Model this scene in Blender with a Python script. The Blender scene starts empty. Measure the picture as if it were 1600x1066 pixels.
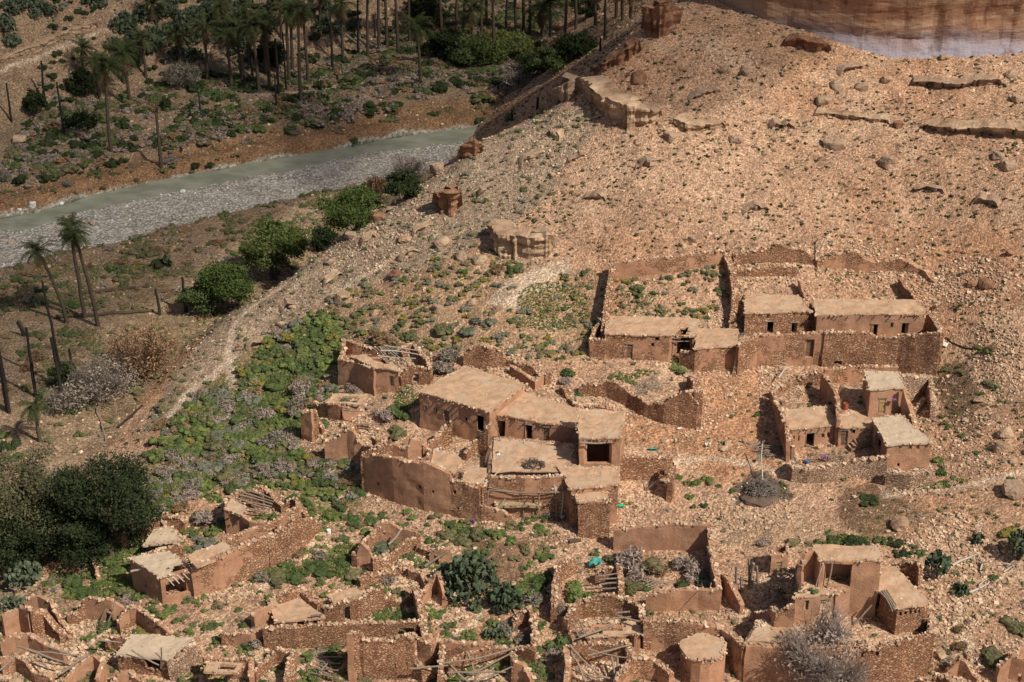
import bpy, math, random
import numpy as np
from mathutils import Vector
random.seed(7); rng = np.random.default_rng(7)
sc = bpy.context.scene
R = math.radians
# ---------------------------------------------------------------- camera, sky, sun, exposure
CAM_H = 110.0; PITCH = R(28); F = 2790.0
cd = bpy.data.cameras.new('camera'); cam = bpy.data.objects.new('camera', cd)
sc.collection.objects.link(cam); sc.camera = cam
cam.location = (0, 0, CAM_H); cam.rotation_euler = (R(90) - PITCH, 0, 0)
cd.sensor_width = 36; cd.lens = 36 * F / 1600; cd.clip_end = 3000; cd.clip_start = 1
SUN_EL, SUN_AZ = 48.0, 130.0          # azimuth clockwise from +Y
wd = bpy.data.worlds.new("World"); sc.world = wd; wd.use_nodes = True
nt = wd.node_tree; nt.nodes.clear()
sky = nt.nodes.new('ShaderNodeTexSky'); sky.sky_type = 'NISHITA'; sky.sun_disc = False
sky.sun_elevation = R(SUN_EL); sky.sun_rotation = R(SUN_AZ); sky.dust_density = 2.0
bg = nt.nodes.new('ShaderNodeBackground'); bg.inputs[1].default_value = 0.068
wo = nt.nodes.new('ShaderNodeOutputWorld')
nt.links.new(sky.outputs[0], bg.inputs[0]); nt.links.new(bg.outputs[0], wo.inputs[0])
sl = bpy.data.lights.new('sun', 'SUN'); sl.energy = 5.0; sl.angle = R(0.53); sl.color = (1.0, 0.925, 0.80)
so = bpy.data.objects.new('sun', sl); sc.collection.objects.link(so)
sdir = Vector((math.sin(R(SUN_AZ)) * math.cos(R(SUN_EL)), math.cos(R(SUN_AZ)) * math.cos(R(SUN_EL)), math.sin(R(SUN_EL))))
so.rotation_euler = sdir.to_track_quat('Z', 'Y').to_euler(); so.location = (200, 0, 200)
sc.view_settings.view_transform = 'Standard'; sc.view_settings.look = 'None'
sc.view_settings.exposure = -0.1; sc.view_settings.gamma = 1

# ---------------------------------------------------------------- numeric helpers
SP, CP = math.sin(PITCH), math.cos(PITCH)
def raydir(px, py):
    u = (px - 800) / F; v = (533 - py) / F
    return np.array([u, CP + v * SP, -SP + v * CP])
def W(px, py, z):
    d = raydir(px, py); t = (z - CAM_H) / d[2]
    return np.array([d[0] * t, d[1] * t, z])
def proj(x, y, z):
    dz = z - CAM_H
    dep = y * CP - dz * SP
    return 800 + F * x / dep, 533 - F * (y * SP + dz * CP) / dep
def z_at(Y, py):
    v = (533 - py) / F
    return CAM_H + Y * (v * CP - SP) / (CP + v * SP)
def hsh(ix, iy, iz, s):
    h = (ix * 374761393 + iy * 668265263 + iz * 2147483647 + s * 974634777) & 0xffffffff
    h = ((h ^ (h >> 13)) * 1274126177) & 0xffffffff
    return ((h ^ (h >> 16)) & 0xffff) / 65535.0
def vnoise(x, y, z=None, s=0):
    x = np.asarray(x, float); y = np.asarray(y, float)
    z = np.zeros_like(x) if z is None else np.asarray(z, float)
    x0 = np.floor(x).astype(np.int64); y0 = np.floor(y).astype(np.int64); z0 = np.floor(z).astype(np.int64)
    fx = x - x0; fy = y - y0; fz = z - z0
    fx = fx * fx * (3 - 2 * fx); fy = fy * fy * (3 - 2 * fy); fz = fz * fz * (3 - 2 * fz)
    r = 0
    for dx in (0, 1):
        for dy in (0, 1):
            for dz in (0, 1):
                w = (fx if dx else 1 - fx) * (fy if dy else 1 - fy) * (fz if dz else 1 - fz)
                r = r + w * hsh(x0 + dx, y0 + dy, z0 + dz, s)
    return r * 2 - 1
def fbm(x, y, sc_, o=4, s=0):
    r = 0; a = 1.0; t = 0
    for i in range(o):
        r = r + a * vnoise(np.asarray(x) / sc_, np.asarray(y) / sc_, None, s + i); t += a; a *= .5; sc_ *= .5
    return r / t
def sstep(a, b, x):
    t = np.clip((x - a) / (b - a), 0, 1); return t * t * (3 - 2 * t)
def inpoly(px, py, poly):
    px = np.asarray(px); py = np.asarray(py); c = np.zeros(px.shape, bool); n = len(poly)
    for i in range(n):
        x1, y1 = poly[i]; x2, y2 = poly[(i + 1) % n]
        if y1 == y2: continue
        c ^= ((y1 > py) != (y2 > py)) & (px < (x2 - x1) * (py - y1) / (y2 - y1) + x1)
    return c

# ---------------------------------------------------------------- terrain heights
def Pz(px, py, z): return W(px, py, z)
ridge = [(1030,15,34),(960,90,31),(900,140,27.5),(800,200,22.5),(720,237,19.3),(640,300,15.8),(560,350,12.8),(500,400,10.2),(430,450,7.6),(350,505,5),(280,570,3.2),(200,660,1.5)]
face = [(1400,95,31),(1590,85,32),(1200,60,33.2),(1100,30,34),(1250,130,29.5),(1250,250,24),(1250,400,17.6),(1250,470,14.6),(1250,578,9.6),
 (1450,470,14.8),(1450,585,9.9),(1100,470,14.4),(1100,585,9.4),(1250,640,8.9),(1250,690,8.1),(1250,750,7.3),(1250,850,6.4),(1250,1000,4),(1250,1066,3),
 (700,340,16.6),(700,400,15),(700,500,12),(700,600,9),(700,700,7),(700,800,4.6),(700,900,3.5),(700,1066,1.5),
 (400,520,6),(400,600,5),(400,700,3.5),(400,800,2.5),(400,900,2),(400,1066,0.5),(200,720,1.5),(200,850,1),(200,1000,0),
 (0,900,-1.5),(0,1066,-1.8),(50,960,-1),(1590,250,26),(1590,400,20),(1590,550,14.5),(1590,700,10.8),(1590,850,8),(1590,1066,5),
 (1000,130,29.6),(1000,250,24),(1000,340,20),(1000,400,17.3),(1000,520,12.4),(1000,600,9.8),(1000,700,7.8),(1000,800,5.6),(1000,900,4.5),(1000,1066,2.5),
 (850,200,24.5),(850,300,20),(850,380,17),(850,480,13.3),(850,570,10.3),(550,400,12),(550,480,9.6),(550,560,7.8),(550,650,6.3),(550,760,4.1),(470,480,8.1),
 (1700,200,28),(1700,600,14),(1700,1000,6),(1300,1200,1),(800,1200,0),(100,1200,-3),(1700,1200,3)]
nrm_ = lambda a: a / np.linalg.norm(a)
ctrl = [Pz(*p) for p in ridge] + [Pz(*p) for p in face]
rp = [Pz(*p) for p in ridge]
for i, p in enumerate(rp):
    a = rp[max(i - 1, 0)]; b = rp[min(i + 1, len(rp) - 1)]
    t = b - a; n = np.array([t[1], -t[0]]); n /= np.linalg.norm(n)
    if n[0] > 0: n = -n
    n = nrm_(n + np.array([-.1, 1.0]))
    for d, dz in ((5, -4.2), (12, -11), (22, -19)):
        if i > 8 and d > 5: continue
        ctrl.append(np.array([p[0] + n[0] * d, p[1] + n[1] * d, p[2] + dz * (0.6 if i > 8 else 1)]))
ctrl.append(np.array([90, 300, 36.])); ctrl.append(np.array([60, 250, 36.])); ctrl.append(np.array([120, 240, 36.]))
ctrl = np.array(ctrl)
def tps_fit(C, lam=1.0):
    n = len(C); d = np.linalg.norm(C[:, None, :2] - C[None, :, :2], axis=2)
    K = np.where(d > 0, d * d * np.log(d + 1e-9), 0) + lam * np.eye(n) * 6
    P = np.c_[np.ones(n), C[:, :2]]
    A = np.block([[K, P], [P.T, np.zeros((3, 3))]])
    return np.linalg.solve(A, np.r_[C[:, 2], 0, 0, 0])
wts = tps_fit(ctrl)
def hill(x, y):
    sh = x.shape; x = x.ravel(); y = y.ravel(); r = np.empty_like(x)
    for s in range(0, len(x), 20000):
        e = s + 20000
        d2 = (x[s:e, None] - ctrl[None, :, 0]) ** 2 + (y[s:e, None] - ctrl[None, :, 1]) ** 2
        r[s:e] = (0.5 * d2 * np.log(d2 + 1e-9)) @ wts[:-3] + wts[-3] + wts[-2] * x[s:e] + wts[-1] * y[s:e]
    return r.reshape(sh)
def curve(pts, z=0.0):
    q = sorted([tuple(W(a, b, z)[:2]) for a, b in pts]); q = np.array(q)
    return lambda x: np.interp(x, q[:, 0], q[:, 1])
y_far = curve([(-400,425),(0,338),(60,328),(130,306),(200,290),(300,270),(420,247),(500,235),(630,209),(740,196),(800,188),(1100,120),(1400,60)])
y_mid = curve([(-400,450),(0,362),(40,358),(75,347),(110,335),(160,325),(260,303),(400,275),(450,268),(560,243),(640,233),(730,220),(760,209),(800,198),(1100,128),(1400,68)])
y_mid0 = y_mid; y_mid = lambda x: y_mid0(x) + .9
y_near = curve([(-400,500),(0,418),(60,405),(110,388),(190,375),(260,357),(330,338),(400,322),(470,305),(560,287),(640,272),(700,262),(800,245),(1100,190),(1400,130)])
y_base = curve([(-400,300),(0,205),(100,165),(250,125),(400,115),(550,72),(650,40),(800,-40),(1000,-60)], 4.0)
def valley(x, y):
    yf = y_far(x) + .7 * vnoise(x / 3.1, y * 0, None, 3); ym = y_mid(x) + .6 * vnoise(x / 2.2, y * 0, None, 4); yn = y_near(x) + .7 * vnoise(x / 4, y * 0, None, 5); yb = y_base(x)
    zf = 1.5 * sstep(0, 2.2, y - yf) + 0.9 * sstep(5.5, 7, y - yf + 1.2 * vnoise(x / 6, y / 9, None, 9)) + 1.1 * np.clip((y - yf) / np.maximum(yb - yf, 5), 0, 1)
    zh = np.maximum(0, y - yb); zf = zf + 0.62 * (np.sqrt(zh * zh + 9) - 3)
    bed = -0.1 + 0.0 * x - 0.55 * sstep(-1.0, 1.2, y - ym) * (1 - sstep(-0.8, 0.6, y - yf)) + .06 * fbm(x, y, 2.5, 3, 31)
    zn = 1.0 * sstep(0, 4, yn - y) - 0.035 * np.maximum(0, 200 - y)
    return np.where(y > yf, zf + np.minimum(bed, 0), np.where(y > yn, bed, bed * (1 - sstep(0, 2, yn - y)) + zn))
def smax(a, b, k=.9):
    h = np.clip(.5 + .5 * (a - b) / k, 0, 1); return b + (a - b) * h + k * h * (1 - h)
GX0, GX1, GY0, GY1, GS = -92., 92., 118., 352., 0.45
gx = np.arange(GX0, GX1, GS); gy = np.arange(GY0, GY1, GS)
GXX, GYY = np.meshgrid(gx, gy)
def base_height(X, Y):
    h = hill(X, Y); v = valley(X, Y)
    w = sstep(-.5, 1.5, h - v)
    n = 0.7 * fbm(X, Y, 9, 5, 11) + .4 * np.abs(fbm(X + Y * .5, Y * .6, 3.4, 4, 17)) + .13 * fbm(X, Y, 1.3, 2, 19)
    vn = .22 * fbm(X, Y, 6, 4, 21)
    inb = (Y < y_far(X)) & (Y > y_near(X)); vn = np.where(inb, vn * .15, vn)
    fh = np.clip((Y - y_base(X)) / 12, 0, 1); vn = vn + fh * (1.5 * fbm(X + .6 * Y, Y * .4, 12, 5, 23))
    return smax(h + n, v + vn), w
GZ, GW = base_height(GXX, GYY)
def sample(A, x, y):
    fx = np.clip((np.asarray(x, float) - GX0) / GS, 0, len(gx) - 1.001); fy = np.clip((np.asarray(y, float) - GY0) / GS, 0, len(gy) - 1.001)
    ix = fx.astype(int); iy = fy.astype(int); fx = fx - ix; fy = fy - iy
    return A[iy, ix] * (1 - fx) * (1 - fy) + A[iy, ix + 1] * fx * (1 - fy) + A[iy + 1, ix] * (1 - fx) * fy + A[iy + 1, ix + 1] * fx * fy
def G(x, y): return sample(GZ, x, y)
def T(px, py, h=0.0):
    """first point of the sight line through the photo point that is h above the ground"""
    d = raydir(px, py); Y = np.arange(119., 350., .25); t = Y / d[1]
    x = d[0] * t; z = CAM_H + d[2] * t
    g = z - (G(x, Y) + h); k = np.argmax(g <= 0) if (g <= 0).any() else len(Y) - 1
    if k > 0:
        f = g[k - 1] / (g[k - 1] - g[k] + 1e-12); f = min(max(f, 0), 1)
        yy = Y[k - 1] + f * .25
    else: yy = Y[0]
    tt = yy / d[1]
    return np.array([d[0] * tt, yy, CAM_H + d[2] * tt])
def V3(spec):
    """(px, top_py, base_py or height) -> ground x, y and the top z"""
    px, ty, b = spec
    if b > 25:
        p = T(px, b); return np.array([p[0], p[1], z_at(p[1], ty)])
    return T(px, ty, b)

# ---------------------------------------------------------------- materials
MATS = {}
def newmat(name):
    m = bpy.data.materials.new(name); m.use_nodes = True; t = m.node_tree; t.nodes.clear()
    o = t.nodes.new('ShaderNodeOutputMaterial'); b = t.nodes.new('ShaderNodeBsdfPrincipled')
    b.inputs['Roughness'].default_value = .9; b.inputs['Specular IOR Level'].default_value = .15
    t.links.new(b.outputs[0], o.inputs[0]); MATS[name] = m
    return m, t, b, o
def N(t, ty, **k):
    n = t.nodes.new(ty)
    for a, v in k.items():
        if a.startswith('i_'): n.inputs[a[2:].replace('_', ' ')].default_value = v
        else: setattr(n, a, v)
    return n
def ramp(t, fac, stops):
    r = t.nodes.new('ShaderNodeValToRGB'); e = r.color_ramp.elements
    while len(e) < len(stops): e.new(.5)
    for q, (p, c) in zip(e, stops): q.position = p; q.color = (*c, 1) if len(c) == 3 else c
    t.links.new(fac, r.inputs[0]); return r.outputs[0]
def mixc(t, fac, a, b, mode='MIX'):
    m = t.nodes.new('ShaderNodeMix'); m.data_type = 'RGBA'; m.blend_type = mode
    for v, s in ((fac, 0), (a, 6), (b, 7)):
        if hasattr(v, 'links') or hasattr(v, 'is_linked'): t.links.new(v, m.inputs[s])
        elif s == 0: m.inputs[0].default_value = v
        else: m.inputs[s].default_value = (*v, 1)
    return m.outputs[2]
def coords(t, scale=(1, 1, 1)):
    g = t.nodes.new('ShaderNodeNewGeometry'); m = t.nodes.new('ShaderNodeMapping'); m.inputs['Scale'].default_value = scale
    t.links.new(g.outputs['Position'], m.inputs[0]); return m.outputs[0]
def noise(t, vec, s, d=4, r=.6):
    n = N(t, 'ShaderNodeTexNoise', i_Scale=s, i_Detail=d, i_Roughness=r); t.links.new(vec, n.inputs['Vector']); return n.outputs[0]
def bump(t, b, h, st, dist, prev=None):
    n = N(t, 'ShaderNodeBump', i_Strength=st, i_Distance=dist); t.links.new(h, n.inputs['Height'])
    if prev is not None: t.links.new(prev, n.inputs['Normal'])
    t.links.new(n.outputs[0], b.inputs['Normal']); return n.outputs[0]
def soil_mat(name, attr=True, col=(.4, .3, .2), peb=5.0, bst=.6):
    m, t, b, o = newmat(name); v = coords(t)
    if attr:
        a = N(t, 'ShaderNodeAttribute', attribute_name='soil'); c = a.outputs['Color']
    else:
        rgb = N(t, 'ShaderNodeRGB'); rgb.outputs[0].default_value = (*col, 1); c = rgb.outputs[0]
    n1 = noise(t, v, .35, 6, .65); c = mixc(t, 1.0, c, ramp(t, n1, [(.3, (.72, .7, .68)), (.7, (1.22, 1.2, 1.15))]), 'MULTIPLY')
    n2 = noise(t, v, 4.0, 5, .7); c = mixc(t, 1.0, c, ramp(t, n2, [(.3, (.72, .72, .72)), (.7, (1.25, 1.25, 1.25))]), 'MULTIPLY')
    vo = N(t, 'ShaderNodeTexVoronoi', i_Scale=peb); t.links.new(v, vo.inputs['Vector'])
    c = mixc(t, 1.0, c, ramp(t, vo.outputs['Color'], [(.15, (.58, .55, .52)), (.55, (1, 1, 1)), (.9, (1.6, 1.62, 1.62))]), 'MULTIPLY')
    t.links.new(c, b.inputs['Base Color'])
    p = bump(t, b, vo.outputs['Distance'], bst, -.14); bump(t, b, n2, .5, .12, p)
    return m
soil_mat('soil'); soil_mat('gravel', True, peb=3.2, bst=.9)
def stone_mat(name, cols, mortar, sc_=4.4, bs=1.0, plaster=None):
    m, t, b, o = newmat(name); v0 = coords(t); v = coords(t, (1, 1, 1.7))
    dn = N(t, 'ShaderNodeTexNoise', i_Scale=3.0); t.links.new(v, dn.inputs['Vector'])
    add = N(t, 'ShaderNodeMixRGB', blend_type='LINEAR_LIGHT'); add.inputs[0].default_value = .07
    t.links.new(v, add.inputs[1]); t.links.new(dn.outputs['Color'], add.inputs[2])
    vo = N(t, 'ShaderNodeTexVoronoi', i_Scale=sc_); ve = N(t, 'ShaderNodeTexVoronoi', feature='DISTANCE_TO_EDGE', i_Scale=sc_)
    t.links.new(add.outputs[0], vo.inputs['Vector']); t.links.new(add.outputs[0], ve.inputs['Vector'])
    c = ramp(t, vo.outputs['Color'], cols)
    e = ramp(t, ve.outputs[0], [(.03, (0, 0, 0)), (.14, (1, 1, 1))])
    c = mixc(t, e, mortar, c)
    n1 = noise(t, v0, .5, 5, .6); c = mixc(t, 1.0, c, ramp(t, n1, [(.3, (.78, .74, .7)), (.7, (1.2, 1.18, 1.15))]), 'MULTIPLY')
    hgt = e
    if plaster:
        n3 = noise(t, v0, .38, 5, .65); pm = ramp(t, n3, [(.47, (1, 1, 1)), (.53, (0, 0, 0))])
        n4 = noise(t, v0, 3.0, 5, .6); pc = mixc(t, 1.0, plaster, ramp(t, n4, [(.3, (.84, .82, .8)), (.7, (1.12, 1.12, 1.1))]), 'MULTIPLY')
        c = mixc(t, pm, c, pc); hgt = mixc(t, pm, e, (.8, .8, .8))
    t.links.new(c, b.inputs['Base Color']); p = bump(t, b, hgt, bs, .09)
    n2 = noise(t, v0, 9.0, 4, .7); bump(t, b, n2, .35, .05, p)
    return m
ST = [(.1, (.31, .155, .085)), (.45, (.44, .24, .145)), (.75, (.56, .36, .235)), (1.0, (.74, .55, .39))]
stone_mat('stone_wall', ST, (.25, .125, .075), 3.4)
stone_mat('mixed_wall', ST, (.27, .14, .085), 3.4, plaster=(.44, .24, .15))
stone_mat('pale_stone_wall', [(.1, (.36, .24, .165)), (.5, (.52, .37, .265)), (1.0, (.72, .57, .44))], (.26, .15, .095), 3.2)
def plain(name, col, var=.2, s=3.0, rough=.9, bs=.3, bd=.05, s2=14., extra=None, spec=.15):
    m, t, b, o = newmat(name); v = coords(t); b.inputs['Roughness'].default_value = rough; b.inputs['Specular IOR Level'].default_value = spec
    rgb = N(t, 'ShaderNodeRGB'); rgb.outputs[0].default_value = (*col, 1)
    n = noise(t, v, s, 6, .65); lo = 1 - var; hi = 1 + var
    c = mixc(t, 1.0, rgb.outputs[0], ramp(t, n, [(.28, (lo, lo, lo * .98)), (.72, (hi, hi, hi))]), 'MULTIPLY')
    if extra: c = extra(t, c, v)
    t.links.new(c, b.inputs['Base Color'])
    n2 = noise(t, v, s2, 4, .7); bump(t, b, n2, bs, bd)
    return m
def streaks(t, c, v):
    mp = N(t, 'ShaderNodeMapping'); mp.inputs['Scale'].default_value = (1.2, 1.2, .5); t.links.new(v, mp.inputs[0])
    n = noise(t, mp.outputs[0], 1.2, 5, .65)
    c = mixc(t, 1.0, c, ramp(t, n, [(.3, (.88, .86, .84)), (.6, (1.04, 1.04, 1.04))]), 'MULTIPLY')
    n2 = noise(t, v, 7, 3, .6)
    return mixc(t, 1.0, c, ramp(t, n2, [(.64, (1, 1, 1)), (.72, (1.35, 1.4, 1.45))]), 'MULTIPLY')
plain('adobe', (.43, .24, .15), .25, .6, bs=.8, bd=.1, s2=6, extra=streaks)
def patches(t, c, v):
    n = noise(t, v, .45, 5, .65)
    return mixc(t, ramp(t, n, [(.5, (0, 0, 0)), (.66, (1, 1, 1))]), c, (.50, .37, .26))
plain('mud_roof', (.48, .31, .20), .3, 1.1, bs=.8, bd=.05, s2=6, extra=patches)
plain('pale_mud_roof', (.50, .39, .285), .15, 1.4, bs=.5, bd=.05, s2=6)
def wtint(t, c, v):
    a = N(t, 'ShaderNodeAttribute', attribute_name='tint')
    return mixc(t, 1.0, c, ramp(t, a.outputs['Fac'], [(0., (.6, .52, .46)), (.5, (1, .98, .96)), (1., (1.45, 1.5, 1.5))]), 'MULTIPLY')
plain('rubble', (.50, .36, .255), .2, 3., bs=.6, bd=.06, s2=8, extra=wtint)
plain('scree', (.37, .295, .225), .3, 3., bs=.5, bd=.05, s2=8, extra=wtint)
plain('river_stone', (.52, .52, .54), .25, 3., bs=.4, bd=.05, s2=8, extra=wtint)
def strata(t, c, v):
    mp = N(t, 'ShaderNodeMapping'); mp.inputs['Scale'].default_value = (.12, .12, .9); t.links.new(v, mp.inputs[0])
    n = noise(t, mp.outputs[0], 1.6, 5, .6)
    return mixc(t, 1.0, c, ramp(t, n, [(.3, (.6, .48, .42)), (.5, (1, .95, .9)), (.7, (1.25, 1.25, 1.2))]), 'MULTIPLY')
plain('rock', (.44, .32, .225), .3, .9, bs=1.0, bd=.18, s2=3., extra=strata)
plain('red_rock', (.28, .155, .10), .35, .9, bs=1.0, bd=.2, s2=3., extra=strata)
plain('brown_rock', (.36, .25, .175), .3, 1.2, bs=1.0, bd=.15, s2=4.)
plain('wood', (.27, .21, .165), .35, 5, bs=.4); plain('pale_wood', (.5, .44, .38), .2, 5); plain('dark_wood', (.11, .085, .07), .3, 5)
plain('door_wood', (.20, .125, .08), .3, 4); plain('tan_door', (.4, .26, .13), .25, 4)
plain('palm_bark', (.10, .075, .055), .35, 4, bs=.8); plain('burnt_bark', (.035, .03, .028), .4, 4, bs=.8); plain('bark', (.10, .08, .06), .3, 4)
plain('dark_dirt', (.14, .1, .075), .3, 2.); plain('straw', (.36, .27, .17), .3, 6)
def flat(name, col, rough=.6): plain(name, col, .12, 6, rough=rough, bs=.15, bd=.02, spec=.3)
flat('blue_plastic', (.06, .16, .42), .4); flat('teal_net', (.06, .28, .25)); flat('pink_cloth', (.6, .28, .25)); flat('purple_cloth', (.2, .07, .2))
flat('white_cloth', (.75, .74, .72)); flat('red_barrel', (.33, .1, .06), .5); flat('black_plastic', (.02, .02, .02), .5); flat('green_cloth', (.02, .4, .2)); flat('pale_blue_cloth', (.35, .5, .75))
flat('cushion', (.78, .78, .76), .6)
def leaf(name, col, var=.45, tr=.25, s=1.5):
    m, t, b, o = newmat(name); v = coords(t)
    rgb = N(t, 'ShaderNodeRGB'); rgb.outputs[0].default_value = (*col, 1)
    n = noise(t, v, s, 3, .7); lo, hi = 1 - var, 1 + var
    c = mixc(t, 1.0, rgb.outputs[0], ramp(t, n, [(.3, (lo, lo, lo)), (.7, (hi, hi, hi))]), 'MULTIPLY')
    oi = N(t, 'ShaderNodeObjectInfo')
    c = mixc(t, 1.0, c, ramp(t, oi.outputs['Random'], [(0, (.8, .85, .8)), (1, (1.25, 1.15, 1.2))]), 'MULTIPLY')
    t.links.new(c, b.inputs['Base Color']); b.inputs['Roughness'].default_value = .8
    if tr:
        tl = N(t, 'ShaderNodeBsdfTranslucent'); t.links.new(c, tl.inputs[0]); mx = N(t, 'ShaderNodeMixShader'); mx.inputs[0].default_value = tr
        t.links.new(b.outputs[0], mx.inputs[1]); t.links.new(tl.outputs[0], mx.inputs[2]); t.links.new(mx.outputs[0], o.inputs[0])
    return m
leaf('leaf_green', (.092, .125, .045)); leaf('leaf_bright', (.14, .18, .055)); leaf('leaf_olive', (.16, .15, .075)); leaf('leaf_grey', (.33, .275, .225)); leaf('leaf_brown', (.28, .185, .105))
leaf('leaf_yellow', (.2, .18, .045)); leaf('leaf_dark', (.04, .058, .022)); leaf('leaf_tree', (.095, .13, .038), .55, s=.7); leaf('leaf_treedark', (.036, .052, .022), .5, s=.8); leaf('leaf_treeolive', (.115, .115, .06), .5, s=.8)
leaf('twig_brown', (.14, .085, .05)); leaf('twig_grey', (.27, .235, .2)); leaf('cactus', (.085, .11, .065), .45, .05); leaf('palm_leaf', (.065, .08, .03), .4); leaf('palm_dry', (.2, .13, .07), .4)
leaf('leaf_dot', (.075, .08, .035)); leaf('leaf_sage', (.17, .18, .13))
m, t, b, o = newmat('river_water'); v = coords(t, (.5, 1, 1)); b.inputs['Base Color'].default_value = (.17, .19, .16, 1); b.inputs['Roughness'].default_value = .45; b.inputs['Specular IOR Level'].default_value = .35
n = noise(t, v, .5, 5, .6); c = ramp(t, n, [(.35, (.20, .21, .15)), (.65, (.32, .32, .25))]); t.links.new(c, b.inputs['Base Color']); bump(t, b, noise(t, v, 3., 4, .6), .4, .08)
m, t, b, o = newmat('cliff_rock'); v = coords(t)
mp = N(t, 'ShaderNodeMapping'); mp.inputs['Scale'].default_value = (.07, .07, .4); t.links.new(v, mp.inputs[0]); n = noise(t, mp.outputs[0], 1.3, 7, .65)
c = ramp(t, n, [(.3, (.22, .11, .07)), (.45, (.31, .165, .10)), (.58, (.38, .24, .155)), (.75, (.38, .29, .24))])
sx = N(t, 'ShaderNodeSeparateXYZ'); t.links.new(v, sx.inputs[0])
nz = noise(t, v, .12, 4, .6); ad = N(t, 'ShaderNodeMath', operation='MULTIPLY_ADD'); t.links.new(nz, ad.inputs[0]); ad.inputs[1].default_value = 5.; t.links.new(sx.outputs[2], ad.inputs[2])
low = N(t, 'ShaderNodeMapRange'); low.inputs['From Min'].default_value = 34.6; low.inputs['From Max'].default_value = 38.2; t.links.new(ad.outputs[0], low.inputs[0])
c = mixc(t, low.outputs[0], (.31, .28, .32), c)
mv = N(t, 'ShaderNodeMapping'); mv.inputs['Scale'].default_value = (.5, .5, .06); t.links.new(v, mv.inputs[0]); n3 = noise(t, mv.outputs[0], 1., 5, .7)
c = mixc(t, 1.0, c, ramp(t, n3, [(.36, (.6, .52, .48)), (.48, (1, 1, 1))]), 'MULTIPLY'); t.links.new(c, b.inputs['Base Color'])
p = bump(t, b, n, .8, .5); bump(t, b, noise(t, v, 1.5, 5, .7), .6, .25, p)
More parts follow.
